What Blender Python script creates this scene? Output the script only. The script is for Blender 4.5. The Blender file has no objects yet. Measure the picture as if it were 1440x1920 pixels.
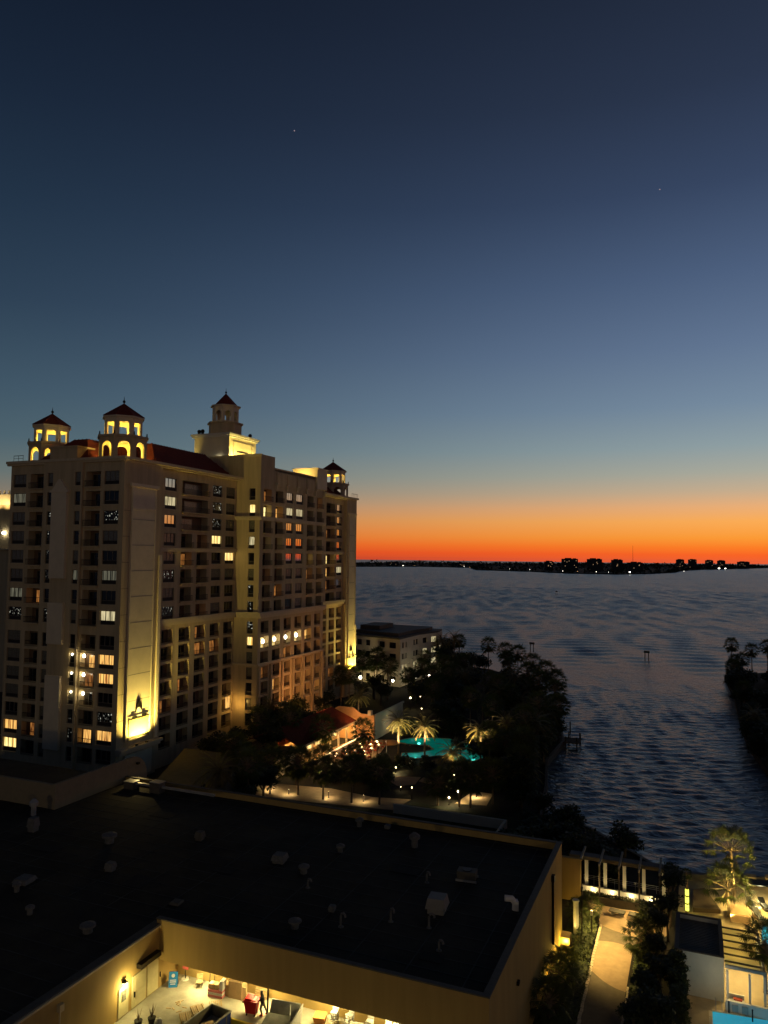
import bpy, math, random
from math import sin, cos, pi, radians as R
from mathutils import Vector
random.seed(7)
S = bpy.context.scene
C = S.collection
# ------------------------------------------------------------------ camera
H = 40.0
cam_d = bpy.data.cameras.new('camera'); cam = bpy.data.objects.new('camera', cam_d); C.objects.link(cam); S.camera = cam
cam_d.sensor_fit = 'VERTICAL'; cam_d.sensor_height = 36; cam_d.lens = 26.25
cam_d.clip_start = .5; cam_d.clip_end = 40000
yaw = math.atan(580/1400); pitch = R(3.47); roll = R(.58)
fw = Vector((-sin(yaw)*cos(pitch), cos(yaw)*cos(pitch), sin(pitch)))
rt = Vector((cos(yaw), sin(yaw), 0)); up = rt.cross(fw)
rr = cos(roll)*rt + sin(roll)*up; uu = -sin(roll)*rt + cos(roll)*up
from mathutils import Matrix
m3 = Matrix((rr, uu, -fw)).transposed()
cam.matrix_world = Matrix.Translation((0, 0, H)) @ m3.to_4x4()
S.view_settings.view_transform = 'Standard'; S.view_settings.look = 'None'
S.view_settings.exposure = 0; S.view_settings.gamma = 1; S.view_settings.use_curve_mapping = False
S.render.engine = 'CYCLES'
S.cycles.use_denoising = True
S.cycles.max_bounces = 5; S.cycles.diffuse_bounces = 3; S.cycles.glossy_bounces = 3
S.cycles.transmission_bounces = 2; S.cycles.sample_clamp_indirect = 4
S.cycles.caustics_reflective = False; S.cycles.caustics_refractive = False
# ------------------------------------------------------------------ dusk sky
def lin(c):
    return tuple(((x/255)/12.92 if x <= 10 else ((x/255+.055)/1.055)**2.4) for x in c) + (1,)
W = bpy.data.worlds.new('World'); S.world = W; W.use_nodes = True
nt = W.node_tree; nt.nodes.clear()
def nd(t, tree=None, **k):
    n = (tree or nt).nodes.new(t)
    for a, b in k.items(): setattr(n, a, b)
    return n
def math_n(op, a, b=None, c=None, clamp=False, tree=None):
    tr = tree or nt; n = tr.nodes.new('ShaderNodeMath'); n.operation = op; n.use_clamp = clamp
    for i, v in enumerate((a, b, c)):
        if v is None: continue
        if isinstance(v, (int, float)): n.inputs[i].default_value = v
        else: tr.links.new(v, n.inputs[i])
    return n.outputs[0]
tc = nd('ShaderNodeTexCoord'); sx = nd('ShaderNodeSeparateXYZ'); nt.links.new(tc.outputs['Generated'], sx.inputs[0])
X, Y, Z = sx.outputs
zc = math_n('MAXIMUM', Z, 0.0); pos = math_n('SQRT', zc)
def ramp(stops, fac, tree=None):
    r = nd('ShaderNodeValToRGB', tree); e = r.color_ramp.elements
    while len(e) < len(stops): e.new(.5)
    for i, (p, c) in enumerate(stops): e[i].position = p; e[i].color = c
    (tree or nt).links.new(fac, r.inputs[0]); return r.outputs[0]
sunset = [(0, (238, 98, 55)), (.007, (252, 102, 38)), (.016, (255, 128, 38)), (.028, (255, 158, 54)), (.048, (255, 175, 86)), (.066, (238, 177, 120)),
 (.085, (202, 176, 144)), (.108, (172, 172, 158)), (.14, (146, 162, 166)), (.19, (120, 141, 162)), (.26, (99, 119, 148)), (.34, (78, 97, 128)),
 (.43, (56, 71, 99)), (.52, (43, 54, 76)), (.62, (33, 42, 60)), (.85, (22, 28, 40))]
away = [(0, (170, 46, 30)), (.006, (200, 62, 34)), (.018, (212, 84, 44)), (.034, (198, 104, 66)), (.052, (168, 118, 86)), (.072, (128, 118, 103)),
 (.098, (98, 110, 109)), (.14, (74, 96, 107)), (.2, (62, 84, 100)), (.3, (44, 63, 82)), (.4, (33, 50, 69)), (.5, (25, 38, 56)), (.6, (18, 28, 44)), (.85, (11, 16, 28))]
rs = ramp([(z**.5, lin(c)) for z, c in sunset], pos); ra = ramp([(z**.5, lin(c)) for z, c in away], pos)
sa = R(9)
dot = math_n('ADD', math_n('MULTIPLY', X, sin(sa)), math_n('MULTIPLY', Y, cos(sa)))
hl = math_n('SQRT', math_n('MAXIMUM', math_n('SUBTRACT', 1.0, math_n('MULTIPLY', Z, Z)), .0001))
ang = math_n('ARCCOSINE', math_n('MINIMUM', math_n('MAXIMUM', math_n('DIVIDE', dot, hl), -1.0), 1.0))
f1 = nd('ShaderNodeMapRange', interpolation_type='SMOOTHSTEP'); nt.links.new(ang, f1.inputs[0])
f1.inputs[1].default_value = R(-6); f1.inputs[2].default_value = R(66); f1.inputs[3].default_value = 1; f1.inputs[4].default_value = 0
mx = nd('ShaderNodeMix', data_type='RGBA'); nt.links.new(f1.outputs[0], mx.inputs[0]); nt.links.new(ra, mx.inputs[6]); nt.links.new(rs, mx.inputs[7])
f2 = nd('ShaderNodeMapRange', interpolation_type='SMOOTHSTEP'); nt.links.new(ang, f2.inputs[0])
f2.inputs[1].default_value = R(58); f2.inputs[2].default_value = R(150); f2.inputs[3].default_value = 1; f2.inputs[4].default_value = .0
mx2 = nd('ShaderNodeMix', data_type='RGBA'); nt.links.new(f2.outputs[0], mx2.inputs[0])
east = ramp([(0, lin((44, 50, 62))), (.4, lin((40, 50, 66))), (.9, lin((12, 18, 34)))], pos)
nt.links.new(east, mx2.inputs[6]); nt.links.new(mx.outputs[2], mx2.inputs[7])
bg = nd('ShaderNodeBackground'); nt.links.new(mx2.outputs[2], bg.inputs[0]); bg.inputs[1].default_value = 1
wo = nd('ShaderNodeOutputWorld'); nt.links.new(bg.outputs[0], wo.inputs[0])

# ------------------------------------------------------------------ materials
MATS = {}
def mat(name, col, rough=.8, metal=0, emit=None, es=0, var=.18, scale=1.5, bump=0, bscale=8, spec=.3, streak=False):
    if name in MATS: return MATS[name]
    m = bpy.data.materials.new(name); m.use_nodes = True; t = m.node_tree; b = t.nodes['Principled BSDF']; MATS[name] = m
    b.inputs['Roughness'].default_value = rough; b.inputs['Metallic'].default_value = metal
    b.inputs['Specular IOR Level'].default_value = spec
    c = tuple(col) + (1,)
    b.inputs['Base Color'].default_value = c
    if var:
        g = nd('ShaderNodeNewGeometry', t); n = nd('ShaderNodeTexNoise', t); n.inputs['Scale'].default_value = scale; n.inputs['Detail'].default_value = 5
        n.inputs['Roughness'].default_value = .65
        if streak:
            mp = nd('ShaderNodeMapping', t); mp.inputs['Scale'].default_value = (1.6, 1.6, .14); t.links.new(g.outputs['Position'], mp.inputs[0]); t.links.new(mp.outputs[0], n.inputs['Vector'])
        else: t.links.new(g.outputs['Position'], n.inputs['Vector'])
        o = ramp([(.3, tuple(x*(1-var) for x in col)+(1,)), (.7, tuple(min(1, x*(1+var)) for x in col)+(1,))], n.outputs[0], t)
        t.links.new(o, b.inputs['Base Color'])
        if bump:
            n2 = nd('ShaderNodeTexNoise', t); n2.inputs['Scale'].default_value = bscale; n2.inputs['Detail'].default_value = 4
            t.links.new(g.outputs['Position'], n2.inputs['Vector'])
            bp = nd('ShaderNodeBump', t); bp.inputs['Strength'].default_value = bump; t.links.new(n2.outputs[0], bp.inputs['Height']); t.links.new(bp.outputs[0], b.inputs['Normal'])
    if emit:
        b.inputs['Emission Color'].default_value = tuple(emit)+(1,); b.inputs['Emission Strength'].default_value = es
    return m
def glow_mat(name, dark, bright, es, sx_=5, sz_=.35, lo=.35, hi=.6, sparkle=False):
    """lit window: curtains folds and room light seen through the glass; also painted glints"""
    m = bpy.data.materials.new(name); m.use_nodes = True; t = m.node_tree; b = t.nodes['Principled BSDF']; MATS[name] = m
    b.inputs['Base Color'].default_value = (.02, .02, .02, 1); b.inputs['Roughness'].default_value = .15
    g = nd('ShaderNodeNewGeometry', t); mp = nd('ShaderNodeMapping', t); n = nd('ShaderNodeTexNoise', t)
    mp.inputs['Scale'].default_value = (sx_, sx_, sz_); t.links.new(g.outputs['Position'], mp.inputs[0]); t.links.new(mp.outputs[0], n.inputs['Vector'])
    n.inputs['Scale'].default_value = 1; n.inputs['Detail'].default_value = 2
    o = ramp([(lo, tuple(dark)+(1,)), (hi, tuple(bright)+(1,))], n.outputs[0], t)
    t.links.new(o, b.inputs['Emission Color']); b.inputs['Emission Strength'].default_value = es
    return m
stucco = mat('cream_stucco', (.54, .44, .27), .9, var=.16, streak=True, scale=.6, bump=.15)
stucco_l = mat('pale_stucco', (.74, .65, .47), .88, var=.08, scale=.4, bump=.12)
trim = mat('trim_stone', (.62, .53, .36), .8, var=.08)
tile = mat('red_roof_tile', (.19, .035, .016), .75, var=.3, scale=3)
dark_metal = mat('dark_bronze', (.02, .016, .012), .5, .6, var=0)
rail_m = mat('railing_iron', (.05, .042, .032), .5, .4, var=0)
frame_m = mat('window_frame', (.17, .15, .12), .6, var=0)
spandrel = mat('spandrel_louvre', (.03, .026, .022), .6, var=.3)
g_dark = mat('dark_glass', (.010, .010, .011), .06, var=0, spec=.6)
g_blind = mat('glass_with_blinds', (.17, .165, .13), .25, var=.5, scale=4, spec=.6)
g_mirror = mat('coated_glass', (.85, .85, .85), .04, .85, var=0)
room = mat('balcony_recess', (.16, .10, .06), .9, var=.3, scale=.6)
lit_o = glow_mat('lit_orange_curtains', (.22, .05, .008), (1, .55, .14), 1.25)
lit_y = glow_mat('lit_yellow_room', (.75, .36, .06), (1, .82, .32), 1.5)
lit_w = glow_mat('lit_pale_blinds', (.22, .19, .10), (.85, .72, .40), .85, 3.5)
lit_g = glow_mat('dim_grey_curtains', (.02, .02, .015), (.20, .19, .13), .6, 6)
lit_s = glow_mat('painted_glint_specks', (.0, .0, .0), (.85, .85, .7), .8, 3.4, 3, .62, .70)  # bright specks in the emission stand in for glints on the glass
lit_r = glow_mat('warm_dim_room', (.05, .014, .003), (.26, .10, .022), 1.4, 3, .6)
def leaf_mat(name, col, var):
    m = mat(name, col, .6, var=var, scale=2); t = m.node_tree; b = t.nodes['Principled BSDF']; tr = nd('ShaderNodeBsdfTranslucent', t); mxs = nd('ShaderNodeMixShader', t)
    src = b.inputs['Base Color'].links[0].from_socket; t.links.new(src, tr.inputs[0]); mxs.inputs[0].default_value = .45
    t.links.new(b.outputs[0], mxs.inputs[1]); t.links.new(tr.outputs[0], mxs.inputs[2]); t.links.new(mxs.outputs[0], t.nodes['Material Output'].inputs['Surface']); return m
concrete = mat('concrete', (.34, .31, .25), .9, var=.2, scale=.8, bump=.2)
dockfl = mat('dock_concrete', (.36, .34, .27), .85, var=.3, scale=.6, bump=.2)
roof_m = mat('roof_membrane', (.042, .035, .025), .85, var=.55, scale=.16, spec=.15, bump=.2, bscale=2)
wall_tan = mat('tan_wall_paint', (.40, .275, .095), .9, var=.1, streak=True, scale=.6, bump=.12)
coping = mat('grey_coping', (.10, .09, .072), .7, var=.2)
white_m = mat('white_paint', (.72, .70, .64), .7, var=.06)
galv = mat('galvanised_metal', (.34, .34, .33), .5, .3, var=.15)
leaf_d = mat('dark_foliage', (.035, .048, .018), .7, var=.35, scale=1.2)
leaf_p = leaf_mat('palm_frond', (.24, .22, .075), .35)
leaf_f = leaf_mat('fan_palm_leaf', (.08, .10, .028), .3)
bark = mat('palm_trunk', (.22, .16, .10), .9, var=.3, scale=4, bump=.4)
bark_d = mat('tree_bark', (.09, .07, .05), .9, var=.3, scale=3)
lawn_m = mat('lawn_grass', (.03, .04, .012), .95, var=.35, scale=.6, bump=.4)
soil = mat('garden_soil', (.02, .018, .010), .95, var=.4, scale=.4, bump=.4)
hedge_m = mat('hedge_leaves', (.075, .095, .03), .7, var=.45, scale=3)
paver = mat('tan_paving', (.42, .30, .17), .85, var=.15, scale=1.2, bump=.15)
paver_d = mat('grey_paving_band', (.19, .155, .10), .85, var=.18, scale=1.2, bump=.15)
deck_m = mat('pool_deck_stone', (.46, .36, .22), .8, var=.15, scale=.8, bump=.1)
wood = mat('pallet_wood', (.38, .27, .13), .85, var=.25, scale=3)
card = mat('cardboard', (.48, .34, .18), .85, var=.15)
red_p = mat('red_plastic', (.55, .012, .015), .45, var=0)
blue_p = mat('blue_paint', (.012, .03, .16), .5, var=.2)
black_p = mat('black_plastic', (.012, .012, .013), .5, var=0)
steel_g = mat('grey_painted_steel', (.28, .28, .24), .6, var=.25)
def bulb(name, col, es): return mat(name, (.8, .8, .8), emit=col, es=es, var=0)
b_warm = bulb('lamp_glow_warm', (1, .62, .22), 14)
b_white = bulb('lamp_glow_white', (1, .9, .65), 14)
b_lamp = bulb('lamp_glow_sodium', (1, .74, .38), 9)
b_yel = bulb('lamp_glow_yellow', (1, .72, .2), 6)

# ------------------------------------------------------------------ mesh helper
class MB:
    def __init__(s): s.v = []; s.f = []; s.m = []
    def face(s, pts, m=0):
        n = len(s.v); s.v += [tuple(p) for p in pts]; s.f.append(tuple(range(n, n+len(pts)))); s.m.append(m)
    def hexa(s, p, m=0):
        n = len(s.v); s.v += [tuple(q) for q in p]
        for q in ((0, 3, 2, 1), (4, 5, 6, 7), (0, 1, 5, 4), (1, 2, 6, 5), (2, 3, 7, 6), (3, 0, 4, 7)):
            s.f.append(tuple(n+i for i in q)); s.m.append(m)
        return s
    def box(s, x0, x1, y0, y1, z0, z1, m=0):
        return s.hexa([(x0, y0, z0), (x1, y0, z0), (x1, y1, z0), (x0, y1, z0), (x0, y0, z1), (x1, y0, z1), (x1, y1, z1), (x0, y1, z1)], m)
    def fbox(s, P, u0, u1, w0, w1, z0, z1, m=0):
        return s.hexa([P(u0, w0, z0), P(u1, w0, z0), P(u1, w1, z0), P(u0, w1, z0), P(u0, w0, z1), P(u1, w0, z1), P(u1, w1, z1), P(u0, w1, z1)], m)
    def cyl(s, x, y, z0, z1, r0, r1=None, n=8, m=0, a0=0, caps=True):
        r1 = r0 if r1 is None else r1; k = len(s.v)
        for z, r in ((z0, r0), (z1, r1)):
            for i in range(n):
                a = a0+2*pi*i/n; s.v.append((x+r*cos(a), y+r*sin(a), z))
        for i in range(n): j = (i+1) % n; s.f.append((k+i, k+j, k+n+j, k+n+i)); s.m.append(m)
        if caps: s.f += [tuple(k+i for i in range(n))[::-1], tuple(k+n+i for i in range(n))]; s.m += [m, m]
        return s
    def tube(s, pts, r, n=6, m=0):
        pts = [Vector(p) for p in pts]; rs_ = r if isinstance(r, (list, tuple)) else [r]*len(pts); k = len(s.v)
        for i, p in enumerate(pts):
            d = (pts[min(i+1, len(pts)-1)]-pts[max(i-1, 0)]).normalized()
            a = d.cross(Vector((0, 0, 1)) if abs(d.z) < .9 else Vector((1, 0, 0))).normalized(); b = d.cross(a)
            for j in range(n): t = 2*pi*j/n; s.v.append(tuple(p+rs_[i]*(cos(t)*a+sin(t)*b)))
        for i in range(len(pts)-1):
            for j in range(n):
                q = (j+1) % n; s.f.append((k+i*n+j, k+i*n+q, k+(i+1)*n+q, k+(i+1)*n+j)); s.m.append(m)
        s.f += [tuple(k+j for j in range(n)), tuple(k+(len(pts)-1)*n+j for j in range(n))]; s.m += [m, m]
        return s
    def ball(s, x, y, z, r, m=0, n=8, h=5, sz=1):
        k = len(s.v); s.v.append((x, y, z-r*sz))
        for i in range(1, h):
            a = -pi/2+pi*i/h
            for j in range(n): t = 2*pi*j/n; s.v.append((x+r*cos(a)*cos(t), y+r*cos(a)*sin(t), z+r*sz*sin(a)))
        s.v.append((x, y, z+r*sz)); e = len(s.v)-1
        for j in range(n): s.f.append((k, k+1+(j+1) % n, k+1+j)); s.m.append(m)
        for i in range(h-2):
            for j in range(n): q = (j+1) % n; a = k+1+i*n; s.f.append((a+j, a+q, a+n+q, a+n+j)); s.m.append(m)
        a = k+1+(h-2)*n
        for j in range(n): s.f.append((a+j, a+(j+1) % n, e)); s.m.append(m)
        return s
    def prism(s, poly, z0, z1, m=0):
        k = len(s.v); n = len(poly)
        s.v += [(x, y, z0) for x, y in poly]+[(x, y, z1) for x, y in poly]
        s.f += [tuple(k+i for i in range(n))[::-1], tuple(k+n+i for i in range(n))]; s.m += [m, m]
        for i in range(n): j = (i+1) % n; s.f.append((k+i, k+j, k+n+j, k+n+i)); s.m.append(m)
        return s
    def mesh(s, name, mats):
        me = bpy.data.meshes.new(name); me.from_pydata(s.v, [], s.f)
        for x in (mats if isinstance(mats, (list, tuple)) else [mats]): me.materials.append(x)
        if any(s.m): me.polygons.foreach_set('material_index', s.m)
        me.update(); return me
def ob(name, me, parent=None, loc=(0, 0, 0), rz=0, sc=None, label=None):
    o = bpy.data.objects.new(name, me); C.objects.link(o); o.location = loc; o.rotation_euler = (0, 0, rz)
    if sc is not None: o.scale = (sc,)*3 if isinstance(sc, (int, float)) else sc
    if parent: o.parent = parent
    if label: o['label'] = label
    return o
def part(name, mb, mats, parent=None, **k): return ob(name, mb.mesh(name, mats), parent, **k)
def tag(o, label, cat, group=None):
    o['label'] = label; o['category'] = cat
    if group: o['group'] = group
    return o
def thing(name, label, cat, loc=(0, 0, 0), rz=0, group=None, sc=1):
    o = bpy.data.objects.new(name, None); C.objects.link(o); o.location = loc; o.rotation_euler = (0, 0, rz); o.scale = (sc,)*3
    return tag(o, label, cat, group)
def struct(name, mb, mats, kind='structure'):
    o = part(name, mb, mats); o['kind'] = kind; return o
def light(kind, loc, power, col=(1, .62, .25), r=.15, parent=None, aim=None, spot=90, blend=.6, size=None):
    d = bpy.data.lights.new('lamp_light', kind); d.energy = power; d.color = col
    if kind == 'AREA': d.shape = 'RECTANGLE'; d.size, d.size_y = size
    else: d.shadow_soft_size = r
    if kind == 'SPOT': d.spot_size = R(spot); d.spot_blend = blend
    o = bpy.data.objects.new('lamp_light', d); C.objects.link(o); o.location = loc
    if aim is not None: o.rotation_euler = (Vector(aim)-Vector(loc)).to_track_quat('-Z', 'Y').to_euler()
    if parent: o.parent = parent
    return o
WARM = (1, .66, .22); YEL = (1, .74, .18); PEACH = (1, .58, .26)

# ================================================================== SETTING: sea, land
def water_mat():
    m = bpy.data.materials.new('bay_water'); m.use_nodes = True; t = m.node_tree; b = t.nodes['Principled BSDF']
    b.inputs['Base Color'].default_value = (.004, .006, .010, 1); b.inputs['Roughness'].default_value = .29; b.inputs['Specular IOR Level'].default_value = 1.0; b.inputs['IOR'].default_value = 2.0; b.inputs['Specular Tint'].default_value = (.93, .98, 1, 1)
    g = nd('ShaderNodeNewGeometry', t)
    hs = []
    for sc_, rot, dist in (((.5, 1.0, 1), 14, .6), ((1.0, 2.0, 1), 30, .4), ((2.2, 4.5, 1), 20, .3)):
        mp = nd('ShaderNodeMapping', t); mp.inputs['Rotation'].default_value = (0, 0, R(rot)); mp.inputs['Scale'].default_value = sc_
        n = nd('ShaderNodeTexNoise', t); n.inputs['Scale'].default_value = 1; n.inputs['Detail'].default_value = 3; n.inputs['Distortion'].default_value = dist
        t.links.new(g.outputs['Position'], mp.inputs[0]); t.links.new(mp.outputs[0], n.inputs['Vector']); hs.append(n.outputs[0])
    big = nd('ShaderNodeTexNoise', t); big.inputs['Scale'].default_value = .012; t.links.new(g.outputs['Position'], big.inputs['Vector'])
    h = math_n('ADD', math_n('MULTIPLY', hs[0], 2.0, tree=t), math_n('MULTIPLY', hs[1], 1.0, tree=t), tree=t)
    h = math_n('ADD', h, math_n('MULTIPLY', hs[2], .32, tree=t), tree=t)
    h = math_n('MULTIPLY', h, math_n('ADD', .55, math_n('MULTIPLY', big.outputs[0], .9, tree=t), tree=t), tree=t)
    bp = nd('ShaderNodeBump', t); bp.inputs['Strength'].default_value = 1; bp.inputs['Distance'].default_value = .30
    t.links.new(h, bp.inputs['Height']); t.links.new(bp.outputs[0], b.inputs['Normal'])
    return m
import numpy as np
def bay_water():
    """choppy water as real waves: short crested swell, coarser with distance where single waves cannot be told apart"""
    rows = [95.0]
    while rows[-1] < 600: rows.append(rows[-1]+min(2.0, max(.42, rows[-1]**2/62000)))
    while rows[-1] < 3600: rows.append(rows[-1]+(2.2 if rows[-1] < 1100 else 3.6))
    rows = np.array(rows); dr = np.gradient(rows); nc = 640
    az = np.radians(np.linspace(-58, 26, nc)); RR, AA = np.meshgrid(rows, az, indexing='ij')
    Xg, Yg = RR*np.sin(AA), RR*np.cos(AA); Zg = np.zeros_like(Xg)
    rng = np.random.default_rng(5); comps = 84
    lam = np.concatenate([np.exp(rng.uniform(np.log(.85), np.log(3.9), 56)), rng.uniform(8.2, 13, 28)]); th = np.radians(-20+rng.normal(0, 19, comps)); ph = rng.uniform(0, 2*np.pi, comps)
    gx = .95+.05*np.sin(Xg/61+1.3*np.sin(Yg/97))*np.sin(Yg/73+1.7)
    for l_, t_, p_ in zip(lam, th, ph):
        k_ = 2*np.pi/l_; wgt = np.clip((l_/np.maximum(dr, .01)-2.2)/1.6, 0, 1)[:, None]
        amp = (.043 if l_ < 8 else .022*np.clip((dr[:, None]-1.2)/.9, 0, 1))/k_; Zg += wgt*amp*np.sin(k_*(Xg*np.sin(t_)+Yg*np.cos(t_))+p_)
    Zg = Zg*gx-1.2
    nr = len(rows); me = bpy.data.meshes.new('bay_water')
    co = np.stack([Xg, Yg, Zg], -1).reshape(-1, 3).astype(np.float32); me.vertices.add(len(co)); me.vertices.foreach_set('co', co.ravel())
    ii = np.arange(nr*nc).reshape(nr, nc); q = np.stack([ii[:-1, :-1], ii[:-1, 1:], ii[1:, 1:], ii[1:, :-1]], -1).reshape(-1, 4)[:, ::-1]
    me.loops.add(q.size); me.loops.foreach_set('vertex_index', q.ravel().astype(np.int32)); me.polygons.add(len(q))
    me.polygons.foreach_set('loop_start', np.arange(0, q.size, 4, dtype=np.int32)); me.polygons.foreach_set('use_smooth', np.ones(len(q), bool)); me.update(calc_edges=True)
    return me
wm = water_mat(); me = bay_water(); me.materials.append(wm)
o = ob0 = bpy.data.objects.new('bay_water', me); C.objects.link(o); o['kind'] = 'structure'
w = MB(); w.face([(-9000, 60, -2.6), (9000, 60, -2.6), (9000, 3500, -2.6), (-9000, 3500, -2.6)]); w.face([(-9000, 3500, -1.9), (9000, 3500, -1.9), (9000, 11500, -1.9), (-9000, 11500, -1.9)])
struct('open_water', w, wm)
land = [(-700, -300), (300, -300), (300, 114), (40, 112), (8.5, 108), (-4, 104.6), (-7.5, 109), (-15, 117), (-22.6, 119.5), (-24.5, 135), (-27.5, 152), (-27, 170),
        (-34, 203), (-51, 247), (-68, 265), (-95, 276), (-140, 290), (-700, 420)]
g = MB(); g.prism(land, -4, 0); struct('ground', g, soil)
sw = MB()
for a, b in zip(land[2:15], land[3:16]):
    d = Vector((b[0]-a[0], b[1]-a[1], 0)).normalized(); n = Vector((-d.y, d.x, 0))*.25
    A = Vector((a[0], a[1], 0)); B = Vector((b[0], b[1], 0))
    sw.hexa([A-n+Vector((0, 0, -3)), B-n+Vector((0, 0, -3)), B+n+Vector((0, 0, -3)), A+n+Vector((0, 0, -3)), A-n+Vector((0, 0, .25)), B-n+Vector((0, 0, .25)), B+n+Vector((0, 0, .25)), A+n+Vector((0, 0, .25))])
struct('seawall', sw, coping)
pen = [(9.3, 287), (10.6, 250), (10.2, 214), (10.4, 186), (12.8, 160), (16, 140), (60, 120), (300, 120), (300, 330), (60, 310), (25, 305)]
g = MB(); g.prism(pen, -4, .1); struct('peninsula_ground', g, soil)
isl = [(-3600, 2700), (-1328, 2860), (-1137, 3200), (-880, 3080), (-697, 2520), (-478, 2370), (-330, 2180), (-200, 2150), (-120, 2330), (-66, 2590), (-40, 3100), (20, 3500), (240, 4400), (437, 5200), (1500, 6400), (4200, 7200), (4200, 9000), (-300, 7200), (-1500, 5200), (-3600, 4600)]
g = MB(); g.prism(isl, -4, 1.2); struct('barrier_island', g, soil)
# far trees on the island: one mass nobody could count
def tri_cluster(mb, x, y, z, r, n, zs=.8):
    for _ in range(n):
        a = random.uniform(0, 2*pi); b = random.uniform(-1, 1); q = r*random.uniform(.5, 1)
        c = Vector((x+q*cos(a)*(1-b*b)**.5, y+q*sin(a)*(1-b*b)**.5, z+q*b*zs)); s_ = r*random.uniform(.3, .6)
        p = [c+Vector((random.uniform(-1, 1), random.uniform(-1, 1), random.uniform(-1, 1)))*s_ for _ in range(3)]; mb.face(p)
tm = MB()
def inside(p, poly):
    x, y = p; r = False; j = len(poly)-1
    for i in range(len(poly)):
        a, b = poly[i], poly[j]
        if (a[1] > y) != (b[1] > y) and x < (b[0]-a[0])*(y-a[1])/(b[1]-a[1])+a[0]: r = not r
        j = i
    return r
k = 0
while k < 1500:
    x = random.uniform(-1900, 1600); y = random.uniform(2150, 6600)
    if not inside((x, y), isl): continue
    k += 1; hh = random.uniform(5, 11)*(1 if y < 4000 else 1.3); tri_cluster(tm, x, y, hh*.6, hh*random.uniform(.8, 1.6), 12, .6)
for a, b in zip(isl[1:14], isl[2:15]):
    L = math.hypot(b[0]-a[0], b[1]-a[1]); n = int(L/14)
    for i in range(n):
        t = random.random(); hh = random.uniform(4, 10); tri_cluster(tm, a[0]+(b[0]-a[0])*t, a[1]+(b[1]-a[1])*t+random.uniform(8, 40), hh*.55, hh*1.1, 10, .6)
o = struct('island_trees', tm, leaf_d, 'stuff')
far_wall = mat('far_condo_wall', (.10, .09, .08), .9, var=.1, scale=.02)
far_lit = bulb('far_window_glow', (1, .6, .3), .5)
cond = [(-384, 2560, 52, 40, 'widest of the distant blocks, left of the mast'), (-300, 2530, 46, 40, 'flat topped pair of blocks just left of the mast'), (-232, 2560, 34, 38, 'narrower block beside the mast'),
 (-470, 2650, 30, 30, 'low block at the left end of the tower row'), (-175, 2560, 44, 30, 'stepped low block right of the mast'),
 (-60, 3900, 34, 42, 'first of the four small far towers'), (-5, 3950, 36, 43, 'second of the four small far towers'), (72, 4050, 34, 40, 'third of the four small far towers'), (128, 4100, 34, 39, 'fourth of the four small far towers'),
 (250, 4500, 60, 34, 'isolated tower block toward the right edge'), (560, 5600, 90, 36, 'farthest block at the right frame edge'), (-980, 3300, 40, 18, 'low white lodging near the left part of the island'), (-1300, 3250, 60, 16, 'low block close to the hotel edge')]
for x, y, w_, h_, lb in cond:
    t = thing('island_condo', 'distant dark condominium on the island, '+lb, 'building', (x, y, 1.2), .3, 'condominiums on the barrier island')
    b = MB(); b.box(-w_/2, w_/2, -9, 9, 0, h_); b.box(-w_*.3, w_*.1, -5, 5, h_, h_+3); b.box(w_*.2, w_*.4, -5, 5, h_, h_+2); part('wall', b, far_wall, t)
    for _ in range(random.randint(3, 7)):
        u = random.uniform(-w_*.42, w_*.4); z_ = random.uniform(4, h_-4); b = MB(); b.box(u, u+2.2, -9.2, -8.9, z_, z_+1.8); part('window', b, far_lit, t)
am = MB().cyl(0, 0, 0, 88, .9, .3, 5); am.cyl(0, 0, 20, 21, 2, 2, 5)
tag(part('radio_mast', am, dark_metal, loc=(-192, 2700, 1)), 'thin tall radio mast rising above the far island', 'mast')
lampw = bulb('shore_lamp_white', (1, .92, .75), 7); lampo = bulb('shore_lamp_orange', (1, .5, .2), 4)
sl = [(-1148, 2990, 3.0, 1, 'bright white light near the hotel side of the island'), (-1100, 3000, 2, 0, 'small reddish light right of the brightest left lamp'), (-880, 3000, 2.4, 1, 'white shore light at the middle of the left stretch'),
 (-770, 2700, 1.6, 0, 'faint orange light at the point'), (-560, 2440, 1.8, 1, 'white light before the first trees of the point'), (-480, 2372, 1.8, 1, 'waterline light below the low block'),
 (-350, 2200, 2.2, 1, 'white light below the widest block'), (-305, 2180, 1.8, 0, 'orange light on the near shore'), (-250, 2150, 2.2, 1, 'light right of the orange one'), (-215, 2125, 1.7, 1, 'small light near the spit'),
 (-165, 2200, 3.6, 1, 'brightest white light at the tip below the mast'), (-30, 2700, 2.2, 1, 'single light out on the water past the tip'), (105, 3650, 6, 1, 'wide white light by the channel'), (130, 3640, 5, 1, 'second white light by the channel'),
 (430, 4900, 5, 1, 'small light near the right edge'), (330, 3000, 2, 0, 'tiny light far right over the water')]
for i, (x, y, r, wv, lb) in enumerate(sl):
    r *= .45 if r < 3 else .7
    p = thing('shore_lamp', 'far shore lamp, '+lb, 'lamp', (x, y, -.8 if lb.startswith('single') or lb.startswith('tiny') else 1.2), 0, 'lamps along the far shore')
    part('pole', MB().cyl(0, 0, 0, 4, .25, n=5), dark_metal, p); part('lamp_glow', MB().ball(0, 0, 4.5, r, sz=.5), lampw if wv else lampo, p)
# two stars


starm = bulb('star_glow', (.9, .92, 1), .22)
for (px_, py_), lb in (((552, 242), 'faint star in the upper left half of the sky'), ((1237, 352), 'faint star at the right side of the sky')):
    v = (fw+rr*((px_-720)/1400)-uu*((py_-960)/1400)).normalized()*20000
    tag(part('star', MB().ball(0, 0, 0, 15), starm, loc=(v.x, v.y, v.z)), lb, 'star')

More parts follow.
